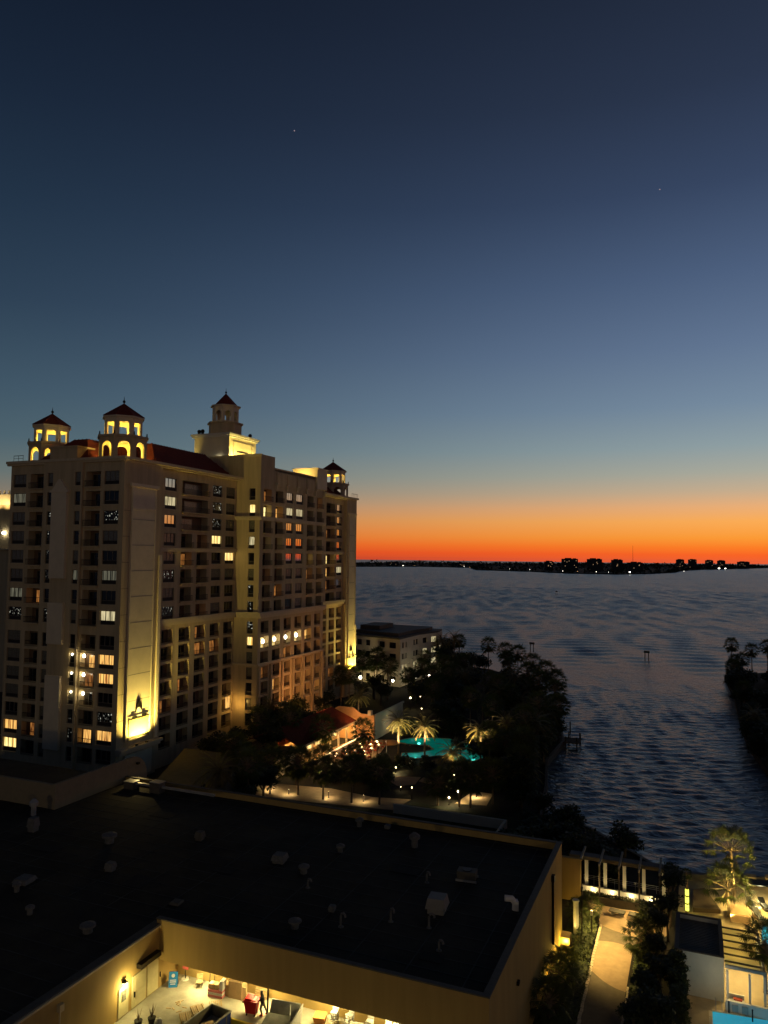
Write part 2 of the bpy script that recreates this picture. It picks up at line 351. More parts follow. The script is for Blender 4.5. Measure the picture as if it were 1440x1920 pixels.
# ================================================================== HOTEL
hotel = thing('hotel_tower', 'tall cream hotel with lit corner turrets, red tiled roofs and rows of balconies', 'building')
YA, XB, XC, XP = 103.5, -93.5, -87.4, -92.5
PA = lambda u, w, z: (u, YA-w, z)
PB = lambda u, w, z: (XB+w, u, z)
PC = lambda u, w, z: (XC+w, u, z)
PS = lambda u, w, z: (u, 140.2-w, z)
HU = [54.9, 51.35, 47.8, 44.25, 40.7, 37.2, 33.65, 30.1]
HL = [25.75, 22.45, 19.15, 15.85, 12.55, 9.3, 6.0]
HH = HU+HL
def facade(name, P, u0, u1, z0, z1, ops, m=stucco, parent=hotel):
    """wall plane with real openings: ops = (ua, ub, za, zb, depth)"""
    mb = MB(); us = sorted({u0, u1, *[o[0] for o in ops], *[o[1] for o in ops]}); zs = sorted({z0, z1, *[o[2] for o in ops], *[o[3] for o in ops]})
    iu = {u: i for i, u in enumerate(us)}; iz = {z: i for i, z in enumerate(zs)}
    hole = set()
    for a, b, c, d, e in ops:
        for i in range(iu[a], iu[b]):
            for j in range(iz[c], iz[d]): hole.add((i, j))
    for j in range(len(zs)-1):
        i = 0
        while i < len(us)-1:
            if (i, j) in hole: i += 1; continue
            k = i
            while k < len(us)-1 and (k, j) not in hole: k += 1
            mb.face([P(us[i], 0, zs[j]), P(us[k], 0, zs[j]), P(us[k], 0, zs[j+1]), P(us[i], 0, zs[j+1])]); i = k
    for a, b, c, d, e in ops:
        mb.face([P(a, 0, c), P(b, 0, c), P(b, -e, c), P(a, -e, c)]); mb.face([P(a, 0, d), P(b, 0, d), P(b, -e, d), P(a, -e, d)])
        mb.face([P(a, 0, c), P(a, -e, c), P(a, -e, d), P(a, 0, d)]); mb.face([P(b, 0, c), P(b, -e, c), P(b, -e, d), P(b, 0, d)])
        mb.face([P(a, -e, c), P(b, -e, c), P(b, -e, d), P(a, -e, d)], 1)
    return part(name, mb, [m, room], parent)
mesh_cache = {}
def cached(key, fn):
    if key not in mesh_cache: mesh_cache[key] = fn()
    return mesh_cache[key]
def window_meshes(w_, h_, n):
    def fr():
        b = MB(); t = .09; sp = h_*.27
        b.box(0, w_, -.02, .1, 0, t); b.box(0, w_, -.02, .1, h_-t, h_); b.box(0, t, -.02, .1, t, h_-t); b.box(w_-t, w_, -.02, .1, t, h_-t)
        b.box(t, w_-t, -.04, .12, sp, sp+.08); b.box(t, w_-t, .03, .1, t, sp, 1)
        for i in range(1, n): x = w_*i/n; b.box(x-.06, x+.06, -.01, .1, sp+.08, h_-t)
        b.box(-.12, w_+.12, -.33, -.02, -.1, .0, 2)
        return b.mesh('window', [frame_m, spandrel, trim])
    return cached(('w', w_, h_, n), fr)
def pane_mesh(w_, h_, n, m):
    def pn():
        b = MB(); sp = h_*.27+.08
        for i in range(n): x0 = w_*i/n; b.box(x0+.06, w_*(i+1)/n-.06, .04, .06, sp, h_-.09)
        return b.mesh('pane', m)
    return cached(('p', w_, h_, n, m.name), pn)
HEAD = {'A': (0, PA), 'B': (pi/2, PB), 'C': (pi/2, PC), 'S': (0, PS)}
LIT = {id(lit_o): 'lit window with orange curtains', id(lit_y): 'brightly lit yellow window', id(lit_w): 'window glowing pale behind blinds', id(lit_s): 'dark window with small painted glints'}
def add_window(fc, ua, ub, zh, m=None, h_=2.45, n=3):
    rz, P = HEAD[fc]; w_ = round(ub-ua, 2); m = m or random.choice([g_dark, g_dark, g_blind, g_blind])
    f = ob('window', window_meshes(w_, h_, n), hotel, P(ua, -.22, zh-h_), rz)
    ob('pane', pane_mesh(w_, h_, n, m), f)
    if id(m) in LIT: f['label'] = LIT[id(m)]
def balcony_mesh(w_, proj, low):
    def bm_():
        b = MB(); t = .035
        y0 = -proj
        if proj > .1: b.box(-.15, w_+.15, y0, 0, -.22, -.02, 1)
        b.box(-.1*bool(proj > .1), w_+.1*bool(proj > .1), y0, y0+.06, 1.02, 1.1); b.box(0, w_, y0, y0+.05, .08, .13)
        k = int(w_/.24)
        for i in range(k+1): x = w_*i/k; b.box(x-t/2, x+t/2, y0+.01, y0+.05, .13, 1.02)
        if proj > .1:
            for x in (-.1, w_+.04): b.box(x, x+.06, y0, 0, 1.02, 1.1); b.box(x, x+.06, y0, 0, .08, .13)
        if low: b.box(0, w_, y0+.06, y0+.1, 0, .35, 1)
        return b.mesh('balcony', [rail_m, stucco])
    return cached(('b', w_, proj, low), bm_)
def door_mesh(w_, h_, m, side):
    def dm():
        b = MB(); a, c = (.25, w_*.62) if side else (w_*.3, w_-.25)
        b.box(a, c, 0, .06, 0, h_-.35, 0); mid = (a+c)/2
        b.box(a+.1, mid-.05, -.03, 0, .12, h_-.45, 1); b.box(mid+.05, c-.1, -.03, 0, .12, h_-.45, 1)
        return b.mesh('balcony_door', [frame_m, m])
    return cached(('d', w_, h_, m.name, side), dm)
def add_balcony(fc, ua, ub, zh, h_=2.75, depth=1.5, m=None, proj=.45, low=False):
    rz, P = HEAD[fc]; w_ = round(ub-ua, 2); m = m or g_dark
    f = ob('balcony', balcony_mesh(w_, proj, low), hotel, P(ua, 0 if proj > .1 else -.12, zh-h_), rz)
    d = ob('balcony_door', door_mesh(w_, h_, m, random.random() < .5), f, (0, depth-.06 - (0 if proj > .1 else .12), 0))
    if id(m) in LIT or m is lit_r: f['label'] = 'balcony with warm light in its doorway'
def wall_lamp(fc, u, zt, pw=25, r=.16):
    rz, P = HEAD[fc]; b = MB().ball(0, -.15, 0, r, sz=1.4); o = part('wall_lamp', b, b_white, hotel, loc=P(u, -.3, zt), rz=rz)
    light('POINT', P(u, .35, zt), pw, (1, .75, .3), .15)
# --- facade A (faces the camera)
ops = []
WL, BL, NL, NR, BR, WR = (-119.1, -115.8), (-114.7, -111.4), (-109.9, -108.6), (-103.3, -102.0), (-101.2, -97.8), (-97.0, -93.6)
for i, z in enumerate(HH):
    low = i > 7
    hh = 2.8 if low else 2.75
    for c in (WL, WR): ops.append((*c, z-2.45, z, .35))
    for c in (NL, NR): ops.append((*c, z-2.5, z, .35))
    for c in (BL, BR): ops.append((*c, z-hh, z, 1.5 if not low else 1.2))
left = [o for o in ops if o[0] < -111]; midl = [o for o in ops if -111 < o[0] < -101.5]; right = [o for o in ops if o[0] > -101.5]
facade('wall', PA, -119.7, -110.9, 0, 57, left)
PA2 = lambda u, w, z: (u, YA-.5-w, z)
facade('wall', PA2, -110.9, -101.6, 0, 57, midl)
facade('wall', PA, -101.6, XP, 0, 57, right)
b = MB()
for x in (-110.9, -101.6): b.box(x-.001, x+.001, YA-.5, YA, 0, 57)
b.box(-119.7, -119.69, YA, 116, 0, 57)
part('wall', b, stucco, hotel)
A_lit = {('WR', 0): g_blind, ('WR', 2): lit_s, ('WR', 3): g_blind, ('WR', 5): lit_g, ('WR', 7): lit_w, ('WR', 9): lit_o, ('WR', 10): lit_o, ('WR', 12): lit_s, ('WR', 13): lit_o,
 ('WL', 4): g_blind, ('WL', 6): lit_g, ('WL', 5): g_blind, ('WL', 13): lit_o, ('WL', 14): lit_y, ('WL', 7): lit_s, ('WL', 1): lit_g, ('NL', 2): lit_s, ('NL', 3): lit_s, ('NL', 4): lit_s, ('NL', 5): lit_s,
 ('NL', 7): lit_s, ('NR', 12): lit_s, ('NR', 13): lit_s, ('NR', 5): lit_g}
for i, z in enumerate(HH):
    add_window('A', *WL, z, A_lit.get(('WL', i))); add_window('A', *WR, z, A_lit.get(('WR', i)))
    HEAD['A2'] = (0, PA2)
    add_window('A2', *NL, z, A_lit.get(('NL', i)), 2.5, 1); add_window('A2', *NR, z, A_lit.get(('NR', i)), 2.5, 1)
    low = i > 7
    mL = {6: lit_r, 13: lit_r}.get(i); mR = {9: lit_o, 10: lit_r, 13: lit_o}.get(i)
    add_balcony('A', *BL, z, 2.8 if low else 2.75, 1.5 if not low else 1.2, mL, .45 if not low else 0, low)
    add_balcony('A', *BR, z, 2.8 if low else 2.75, 1.5 if not low else 1.2, mR, .45 if not low else 0, low)
for i in (9, 10, 11): wall_lamp('A', -100.4, HH[i]-.5, 22, .24)
for i in (9, 10, 11): wall_lamp('A2', -102.7, HH[i]-.3, 14, .15)
# pointed relief pier between the narrow windows
b = MB()
for za, zb in ((5.2, 18.2), (23.8, 31.2)): b.box(-108.3, -104.7, YA-1.05, YA-.5, za, zb)
b.box(-108.3, -104.7, YA-1.05, YA-.5, 35.6, 51.2); b.box(-108.7, -104.3, YA-1.15, YA-.5, 51.2, 51.6)
b.hexa([(-108.3, YA-1.05, 51.6), (-104.7, YA-1.05, 51.6), (-104.7, YA-.5, 51.6), (-108.3, YA-.5, 51.6), (-106.7, YA-1.05, 53.6), (-106.3, YA-1.05, 53.6), (-106.3, YA-.5, 53.6), (-106.7, YA-.5, 53.6)])
part('relief_pier', b, stucco_l, hotel)
# --- facade B left wing (faces the bay)
B1 = [(115.9, 119.3), (121.1, 124.6), (126.2, 129.7), (131.3, 134.7), (136.2, 139.6)]
ops = []
for i, z in enumerate(HU):
    for k, c in enumerate(B1):
        if k in (1, 2):
            if i < 3:
                if k == 1: ops.append((121.1, 129.7, z-2.75, z, 1.6))
            else: ops.append((*c, z-2.75, z, 1.6))
        else: ops.append((*c, z-2.45, z, .35))
for z in HL:
    for c in B1: ops.append((*c, z-2.8, z, 1.2))
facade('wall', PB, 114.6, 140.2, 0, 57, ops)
BW = {(0, 0): g_mirror, (0, 1): lit_w, (0, 2): g_mirror, (0, 5): lit_s, (0, 7): lit_s, (3, 3): lit_y, (4, 4): lit_y, (3, 0): lit_s, (3, 1): lit_s, (3, 2): lit_s, (0, 4): g_blind, (3, 7): g_blind}
for i, z in enumerate(HU):
    for k in (0, 3, 4): add_window('B', *B1[k], z, BW.get((k, i)))
    if i < 3: add_balcony('B', 121.1, 129.7, z, 2.75, 1.6, g_blind)
    else:
        for k in (1, 2): add_balcony('B', *B1[k], z, 2.75, 1.6, lit_r if (i+k) % 4 == 1 else None)
for i, z in enumerate(HL):
    for k, c in enumerate(B1): add_balcony('B', *c, z, 2.8, 1.2, lit_r if (i*5+k) in (2, 7, 8, 16, 20) else None, 0, True)
# --- central block
XW0, XW1 = -90.2, -88.7
ops = [(XW0, XW1, z-2.6, z, .35) for z in HH]
facade('wall', PS, XB, XC, 0, 62.4, ops)
for i, z in enumerate(HH): add_window('S', XW0, XW1, z, {1: lit_y, 3: lit_w, 6: lit_s, 7: lit_s, 8: lit_s, 9: lit_y}.get(i), 2.6, 1)
CU = [(141.6, 145.0), (146.7, 150.1), (151.7, 154.8), (156.3, 159.7), (161.8, 165.0), (166.9, 169.9)]
CL = [(141.4, 144.7), (146.3, 149.7), (151.3, 154.6), (156.3, 159.7), (161.3, 164.7), (166.2, 169.6)]
ops = []
for z in HU:
    for k, c in enumerate(CU): ops.append((*c, z-2.45, z, .35) if k in (2, 3) else (*c, z-2.75, z, 1.5))
for z in HL:
    for c in CL: ops.append((*c, z-2.8, z, 1.2))
facade('wall', PC, 140.2, 171, 0, 59.6, ops)
CBm = {(0, 1): lit_y, (1, 1): lit_o, (0, 3): lit_w, (1, 3): lit_w, (4, 4): lit_y, (4, 5): lit_r, (5, 4): lit_r, (5, 5): lit_r}
for i, z in enumerate(HU):
    for k, c in enumerate(CU):
        if k in (2, 3): add_window('C', *c, z, lit_w if i == 1 else (g_mirror if i < 5 else None))
        else: add_balcony('C', *c, z, 2.75, 1.5, CBm.get((k, i)) or (lit_r if (i*7+k*3) % 5 == 0 else None))
for i, z in enumerate(HL):
    for k, c in enumerate(CL):
        add_balcony('C', *c, z, 2.8, 1.2, lit_y if (i == 1 and k < 4) else ((lit_o if (i+k) % 5 == 0 else lit_r) if (i > 1 and (i+k*2) % 3 == 0) or (i == 1) else None), 0, True)
for k in range(4): wall_lamp('C', CL[k][0]+1.2, HL[1]-1.1, 16, .34)
# --- right wing
RW = [(172.2, 175.4), (177.2, 180.4), (184.2, 189.6), (190.9, 194.3)]
RL = [(172.2, 175.4), (177.2, 180.4), (182.0, 185.0), (186.5, 189.9), (191.1, 194.4)]
ops = []
for z in HU:
    for k, c in enumerate(RW): ops.append((*c, z-2.45, z, .35) if k == 3 else (*c, z-2.75, z, 1.5))
for z in HL:
    for c in RL: ops.append((*c, z-2.8, z, 1.2))
facade('wall', PB, 171, 202, 0, 57, ops)
for i, z in enumerate(HU):
    add_window('B', *RW[3], z, lit_w if i == 5 else (g_mirror if i < 7 else None))
    for k in range(3): add_balcony('B', *RW[k], z, 2.75, 1.5, {4: lit_y, 5: lit_o, 6: lit_r, 2: lit_r}.get(i) if k == 2 else None)
for i, z in enumerate(HL):
    for k, c in enumerate(RL): add_balcony('B', *c, z, 2.8, 1.2, lit_r if (i+k) % 4 == 0 else None, 0, True)
# closing walls, core
b = MB()
b.box(XB-.001, XB, 140.2, 171, 0, 57); b.face([(XB, 171, 0), (XC, 171, 0), (XC, 171, 59.6), (XB, 171, 59.6)])
b.face([(XB, 202, 0), (-119.7, 202, 0), (-119.7, 202, 57), (XB, 202, 57)]); b.face([(-119.7, YA, 57), (XP, YA, 57), (XB, 202, 57), (-119.7, 202, 57)])
part('rear_wall', b, stucco, hotel)
# cornices and string courses
b = MB()
def corn(P, u0, u1, z, h_=.45, w_=.45, e0=0, e1=0):
    b.fbox(P, u0-e0, u1+e1, 0.003, w_, z, z+h_); b.fbox(P, u0-e0, u1+e1, 0.003, w_*.6, z-h_*.7, z-.002)
corn(PA, -119.7, XP, 56.9, .5, .7, .7, .7); corn(PB, 103.5, 140.2, 56.9, .5, .7+1.0); corn(PB, 171, 202, 56.9, .5, 1.7)
for z in (40.95,): corn(PB, 114.6, 140.2, z); corn(PB, 182, 196, z)
for z in (27.05,): corn(PB, 113.7, 140.2, z, .75, .9); corn(PS, XB+.9, XC, z, .75, .7, 0, .9); corn(PC, 140.2, 171, z, .75, .9); corn(PB, 171, 196.5, z, .75, .9)
corn(PC, 140.2, 171, 48.2, .45, .6); corn(PS, XB, XC, 48.2, .45, .6, 0, .6)
corn(PC, 140.2, 171, 16.4, .3, .5); corn(PS, XB, XC, 16.4, .3, .45, 0, .5)
corn(PS, XB, XC, 62.1, .35, .3, 0, .3)
part('cornice', b, trim, hotel)
# engaged columns on lower central block and B grid piers
for k in range(7):
    u = 140.75+k*4.98; b = MB(); b.fbox(PC, u-.35, u+.35, .003, .45, .5, 15.9); b.fbox(PC, u-.5, u+.5, .003, .55, 15.9, 16.15); part('pilaster', b, stucco, hotel)
# crown parapets of the central block
b = MB(); b.box(-101, XC+.06, 140.22, 146, 57, 62.38); b.box(XC-.5, XC, 146, 171, 59.3, 60.0); part('crown_block', b, stucco, hotel)
b = MB()
b.box(-93.9, -86.9, 166, 171.3, 57, 62.0); b.box(-94.1, -86.7, 165.8, 171.5, 62, 62.3); part('crown_block', b, stucco_l, hotel)
b = MB(); b.box(-101, XC-.5, 146, 171, 57, 59.2); part('roof', b, roof_m, hotel)
for k in range(5):
    u = 146.9+k*4.75; b = MB(); b.fbox(PC, u, u+4.1, .003, .16, 55.8, 59.1); b.fbox(PC, u+.35, u+3.75, .163, .24, 56.1, 58.8); part('crown_panel', b, stucco, hotel)
for k in range(6):
    u = 146.6+k*4.75; b = MB(); b.fbox(PC, u-.25, u+.1, .003, .5, 55.2, 56.3); b.fbox(PC, u-.4, u+.3, .003, .8, 56.3, 56.6); part('bracket', b, trim, hotel)
# pylons with relief panel and sign
def pylon(y0, y1, name):
    b = MB(); b.box(XB, XP, y0+.02, y1, 0, 56.85)
    part('pylon', b, stucco, hotel)
    c = (y0+y1)/2+.0; hw = (y1-y0)*.31
    b = MB(); b.box(XP+.003, XP+.22, c-hw, c+hw, 7.4, 52.2)
    b.box(XP+.003, XP+.5, c-hw-.5, c+hw+.5, 52.2, 52.8)
    b.box(XP+.223, XP+.3, c-hw, c+hw, 48.1, 48.4)
    for s_ in (-1, 1): b.box(XP+.223, XP+.32, c+s_*hw-(.22 if s_ > 0 else 0), c+s_*hw+(.22 if s_ < 0 else 0), 7.4, 52.2)
    part('relief_panel', b, stucco_l, hotel)
    b = MB()
    for q in range(9): b.box(XP+.2205, XP+.228, c-hw+.25, c+hw-.25, 9.5+q*4.6, 9.56+q*4.6)
    for q in range(9): b.box(XP+.001, XP+.008, y0+.1, c-hw-.1, 11+q*4.6, 11.06+q*4.6)
    part('score_line', b, coping, hotel)['kind'] = 'stuff'
    b = MB(); b.box(XP, XP+1.5, y0-.3, y1+.2, 5.9, 6.35); b.box(XP, XP+1.0, y0-.1, y1+.1, 5.3, 5.9); part('ledge', b, trim, hotel)
    b = MB(); b.box(XP+.003, XP+.3, y1-.7, y1, 6.4, 40 if y0 < 150 else 20); part('edge_fin', b, stucco_l, hotel)
    b = MB(); z0 = 7.4
    b.box(XP+.38, XP+.46, c-2.7, c+2.7, z0, z0+.35)
    b.box(XP+.38, XP+.46, c-2.7, c-2.58, z0, z0+3.9); b.box(XP+.38, XP+.46, c-2.7, c+2.7, z0+3.5, z0+3.62)
    for u, r in ((-1.2, .42), (1.3, .45)): b.box(XP+.38, XP+.47, c+u-.6, c+u+.6, z0+3.6, z0+3.6+r)
    part('sign_frame', b, dark_metal, hotel)
    b = MB(); b.box(XP+.26, XP+.36, c-2.5, c+2.5, z0+.5, z0+3.4); part('sign_panel', b, mat('sign_face', (.8, .6, .13), emit=(1, .74, .12), es=.2, var=0), hotel)  # the panel face has a faint glow of its own put in
    # emblem: a dark pointed arch over a pale disc
    b = MB(); pts = []
    for i in range(9): a = pi*i/8; pts.append((c-.7*cos(a), z0+4.7+.75*sin(a)))
    out = [(c-.85, z0+4.6), (c-.78, z0+5.4), (c-.5, z0+6.1), (c-.2, z0+6.6), (c, z0+6.9), (c+.2, z0+6.6), (c+.5, z0+6.1), (c+.78, z0+5.4), (c+.85, z0+4.6)]
    for i in range(8):
        p, q, r_, s_ = pts[i], pts[i+1], out[i+1], out[i]
        b.hexa([(XP+.26, p[0], p[1]), (XP+.26, q[0], q[1]), (XP+.26, r_[0], r_[1]), (XP+.26, s_[0], s_[1]), (XP+.4, p[0], p[1]), (XP+.4, q[0], q[1]), (XP+.4, r_[0], r_[1]), (XP+.4, s_[0], s_[1])])
    part('sign_emblem', b, dark_metal, hotel)
    for yy in (c-1.3, c+1.3):
        b = MB().box(XP+1.0, XP+1.3, yy-.2, yy+.2, 6.36, 6.6); part('uplight', b, dark_metal, hotel)
        light('SPOT', (XP+1.7, yy, 6.9), 12500, (1, .74, .17), .12, aim=(XP+.3, c, 19), spot=145, blend=1)
pylon(103.5, 113.9, 'a'); pylon(195.2, 202, 'b')
# base podium panel under near pylon
b = MB(); b.box(XP, XP+.25, 105.5, 112.6, .5, 4.9); part('base_panel', b, stucco_l, hotel)
# hipped tile roofs with tile rows
def hip(x0, x1, y0, y1, z0, z1, ins, name='tiled_roof'):
    b = MB(); e = [(x0, y0, z0), (x1, y0, z0), (x1, y1, z0), (x0, y1, z0)]
    r_ = [(x0+ins, y0+ins, z1), (x1-ins, y0+ins, z1), (x1-ins, y1-ins, z1), (x0+ins, y1-ins, z1)]
    b.hexa(e+r_)
    for i in range(4):
        a, c_, d, f_ = Vector(e[i]), Vector(e[(i+1) % 4]), Vector(r_[(i+1) % 4]), Vector(r_[i]); L = (c_-a).length; n = int(L/.9)
        up_ = Vector((0, 0, .1))
        for k in range(n+1):
            t = k/n; p = a.lerp(c_, t); q_ = p+((f_-a)-(c_-a).normalized()*((f_-a).dot((c_-a).normalized())))
            # clip the rib to the hips
            ds = min(t*L, (1-t)*L); fr = min(1, ds/ins); q_ = p.lerp(q_, fr)
            if fr < .08: continue
            dn = (c_-a).normalized()*.13; b.face([p-dn+up_*.2, p+dn+up_*.2, q_+dn+up_, q_-dn+up_])
    part(name, b, tile, hotel)
hip(-117, -94.0, 113.2, 139.5, 57.4, 62.0, 4.5); hip(-114.2, -101.9, 104.4, 125, 57.42, 61.93, 4.4)
hip(-117, -94.6, 171.3, 201, 57.4, 61.2, 4.5)
b = MB(); b.box(-110.6, -104, 104, 108, 57.4, 59.6); b.box(-110.8, -103.8, 103.8, 108.2, 59.6, 59.9); part('roof_dormer', b, stucco, hotel)
b = MB()
for x in (-119.5, -118.3, -117.1): b.box(x, x+.05, YA+.2, YA+.25, 57.4, 58.6)
b.box(-119.5, -117, YA+.2, YA+.25, 58.5, 58.6); b.box(-119.5, -117, YA+.2, YA+.25, 58, 58.06); part('roof_railing', b, rail_m, hotel)
# main tower
b = MB(); b.box(-112.6, -102.5, 150, 161.8, 61.0, 69.0); b.box(-110, -99.5, 147, 163, 57, 61.0); part('roof_tower', b, stucco_l, hotel)
b = MB(); b.box(-113.3, -101.8, 149.3, 162.5, 69.0, 69.5); b.box(-113.0, -102.1, 149.6, 162.2, 68.6, 69.0); part('tower_cornice', b, white_m, hotel)
b = MB(); b.box(-102.497, -102.4, 151.5, 160.3, 67.6, 67.75); b.box(-102.497, -102.3, 151.5, 152.3, 62.5, 67.5); b.box(-102.497, -102.3, 159.5, 160.3, 62.5, 67.5); b.box(-102.497, -102.38, 153.2, 158.6, 65.3, 65.45, 1)
part('tower_panel', b, [stucco_l, dark_metal], hotel)
light('SPOT', (-100.6, 151.2, 61.5), 7000, YEL, .12, aim=(-102.6, 152.5, 66), spot=140, blend=1)
light('SPOT', (-100.6, 159.5, 61.5), 4500, YEL, .12, aim=(-102.6, 158.5, 67), spot=120, blend=1)
light('SPOT', (-112.0, 147.6, 61.6), 900, YEL, .12, aim=(-113.2, 150.2, 70), spot=60, blend=1)
b = MB().ball(-105.2, 149.8, 63.4, .32); part('wall_lamp', b, b_white, hotel)
light('SPOT', (-90.6, 162.5, 59.9), 1500, (1, .66, .16), .12, aim=(-90.6, 166, 61.2), spot=140, blend=1)
for x, y, zt in ((-112, 151, 69.5), (-103.5, 160.6, 69.5), (-110.7, 150.6, 69.5)):
    part('roof_urn', MB().ball(x, y, zt+.9, .5).cyl(x, y, zt, zt+.6, .35), dark_metal, hotel)
# turrets
def arch_wall(mb, P, L, z0, z1, ow, zb, zs, arch, t=.3, m=0, mi=0):
    a, b_ = (L-ow)/2, (L+ow)/2
    prof = [(a, zb), (a, zs)]
    if arch:
        for i in range(1, 8): q = pi*i/8; prof.append((L/2-ow/2*cos(q), zs+ow/2*sin(q)))
    prof += [(b_, zs), (b_, zb)]
    for w_, mm in ((0, m), (-t, mi)):
        mb.face([P(0, w_, z0), P(a, w_, z0), P(a, w_, z1), P(0, w_, z1)], mm); mb.face([P(b_, w_, z0), P(L, w_, z0), P(L, w_, z1), P(b_, w_, z1)], mm)
        if zb > z0: mb.face([P(a, w_, z0), P(b_, w_, z0), P(b_, w_, zb), P(a, w_, zb)], mm)
        for i in range(1, len(prof)-2):
            p, q = prof[i], prof[i+1]; mb.face([P(p[0], w_, p[1]), P(q[0], w_, q[1]), P(q[0], w_, z1), P(p[0], w_, z1)], mm)
    for i in range(len(prof)-1):
        p, q = prof[i], prof[i+1]; mb.face([P(p[0], 0, p[1]), P(q[0], 0, q[1]), P(q[0], -t, q[1]), P(p[0], -t, p[1])], mi)
def octa(mb, cx, cy, r, z0, z1, ow, zb, zs, arch, t=.3, m=0, mi=0):
    ap = [(cx+r*cos(pi/8+pi/4*i), cy+r*sin(pi/8+pi/4*i)) for i in range(8)]
    for i in range(8):
        p, q = Vector(ap[i]), Vector(ap[(i+1) % 8]); d = (q-p); L = d.length; d /= L; n = Vector((d.y, -d.x))
        P = lambda u, w_, z, p=p, d=d, n=n: (p.x+d.x*u+n.x*w_, p.y+d.y*u+n.y*w_, z)
        arch_wall(mb, P, L, z0, z1, ow*L, zb, zs, arch, t, m, mi)
inner = mat('turret_inner_plaster', (.75, .62, .28), .9, var=.05)
def turret(cx, cy, z0, k=1, pw=700, zoff=0, label=None):
    b = MB(); r = 4.7*k
    octa(b, cx, cy, r, z0, z0+3.9*k, .62, z0+.15, z0+2.0*k, True, .35*k, 0, 1)
    b.cyl(cx, cy, z0+3.9*k, z0+4.35*k, r*1.07, r*1.07, 8, 0, pi/8); b.cyl(cx, cy, z0-.5, z0+.1, r*.98, r*.98, 8, 0, pi/8)
    t = part('turret', b, [stucco, inner], hotel, label=label)
    b = MB(); r2 = 3.75*k; z1 = z0+4.35*k
    octa(b, cx, cy, r2, z1, z1+3.5*k, .6, z1+.2, z1+2.6*k, False, .35*k, 0, 1); b.cyl(cx, cy, z1+3.5*k, z1+3.8*k, r2*1.1, r2*1.1, 8, 0, pi/8)
    part('lantern', b, [stucco_l, inner], t)
    b = MB(); zr = z1+3.8*k; b.cyl(cx, cy, zr, zr+2.8*k, r2*1.1, .12, 8, 0, pi/8)
    for i in range(8): a = pi/8+pi/4*i; b.tube([(cx+r2*1.1*cos(a), cy+r2*1.1*sin(a), zr+.05), (cx, cy, zr+2.85*k)], .1, 4)
    part('turret_roof', b, tile, t)
    part('finial', MB().cyl(cx, cy, zr+2.9*k, zr+4.3*k, .12, .03, 6).ball(cx, cy, zr+3.3*k, .28, n=6), dark_metal, t)
    b = MB()
    for i in range(8):
        a = pi/8+pi/4*i; b.cyl(cx+r*cos(a), cy+r*sin(a), z1, z1+.7*k, .16, .1, 5)
    part('urn', b, dark_metal, t)
    if pw:
        light('POINT', (cx, cy, z0+1.0*k), pw, YEL, .3); light('POINT', (cx, cy, z1+1.0*k), pw*.8, YEL, .25)
    return t
turret(-97.0, 107.9, 57.5, .94, 1500, label='corner turret above the near pylon')
turret(-118.9, 112, 58.0, .92, 1400, label='turret at the left end of the roof')
turret(-98.3, 197.5, 57.3, .97, 1300, label='turret at the far right end of the roof')
# tower lantern (unlit belvedere)
b = MB(); b.cyl(-107.9, 156, 69.5, 72.9, 4.1, 4.1, 8, 0, pi/8); b.cyl(-107.9, 156, 72.6, 73.0, 4.5, 4.5, 8, 0, pi/8)
t = part('turret', b, [stucco, inner], hotel, label='unlit belvedere on the square tower')
b = MB(); octa(b, -107.9, 156, 3.3, 73, 77.0, .55, 73.4, 75.2, True, .3); b.cyl(-107.9, 156, 77.0, 77.3, 3.8, 3.8, 8, 0, pi/8); part('lantern', b, [stucco_l, inner], t)
part('turret_roof', MB().cyl(-107.9, 156, 77.3, 80.6, 3.2, .1, 8, 0, pi/8), tile, t); part('finial', MB().cyl(-107.9, 156, 80.4, 82, .12, .03, 6).ball(-107.9, 156, 80.9, .28, n=6), dark_metal, t)
b = MB().cyl(-97.5, 150.5, 59, 62.6, .4, .05, 6).cyl(-97.5, 151, 59.0, 61.2, 2.2, .1, 8); part('roof_finial', b, tile, hotel)
# railing near far turret
b = MB()
for k in range(5): b.box(XP+.2, XP+.25, 198+k, 198.05+k, 57.4, 58.6)
b.box(XP+.2, XP+.25, 198, 202, 58.5, 58.6); part('roof_railing', b, rail_m, hotel)
# small lit porch at foot of the re-entrant corner
b = MB(); b.box(XB+.01, XB+.1, 137.5, 139, 7.2, 9.6); part('lit_arched_window', b, lit_o, hotel)
light('POINT', (XB+2, 138.5, 8), 180, (1, .55, .12), .3)

# neighbour tower at far left
nb = thing('neighbour_tower', 'dark tower with a floodlit cream crown at the left picture edge', 'building')
PN = lambda u, w, z: (u, 160-w, z)
ops = [(u, u+2.6, z-2.3, z, .5) for z in [52.3-3.3*i for i in range(14)] for u in (-188.6, -192.8, -197)]
facade('wall', PN, -215, -184.9, 0, 54.3, ops, stucco, nb)
b = MB(); b.box(-215, -185, 160.01, 180, 0, 54.2); b.box(-184.999, -184.9, 160, 180, 0, 54.3); part('rear_wall', b, stucco, nb)
b = MB(); b.box(-215, -184.6, 159.8, 180, 54.3, 57.4)
for k in range(8): b.box(-186-k*1.9, -185.6-k*1.9, 160, 160.4, 57.4, 58.5)
part('crown', b, stucco_l, nb)
b = MB(); b.box(-215, -184.4, 159.0, 160, 41.0, 41.5); part('cornice', b, trim, nb)
for i in range(14):
    for u in (-188.6, -192.8, -197):
        z = 52.3-3.3*i; b = MB(); b.box(u+.1, u+2.5, 160.35, 160.4, z-2.2, z-.1)
        part('window', b, lit_o if (i, u) in ((6, -188.6), (13, -188.6)) else (lit_w if i == 11 and u > -190 else g_dark), nb)
for x in (-186, -190): light('SPOT', (x, 157.5, 53.3), 1100, (1, .72, .3), .2, aim=(x, 160, 56.2), spot=130, blend=1)
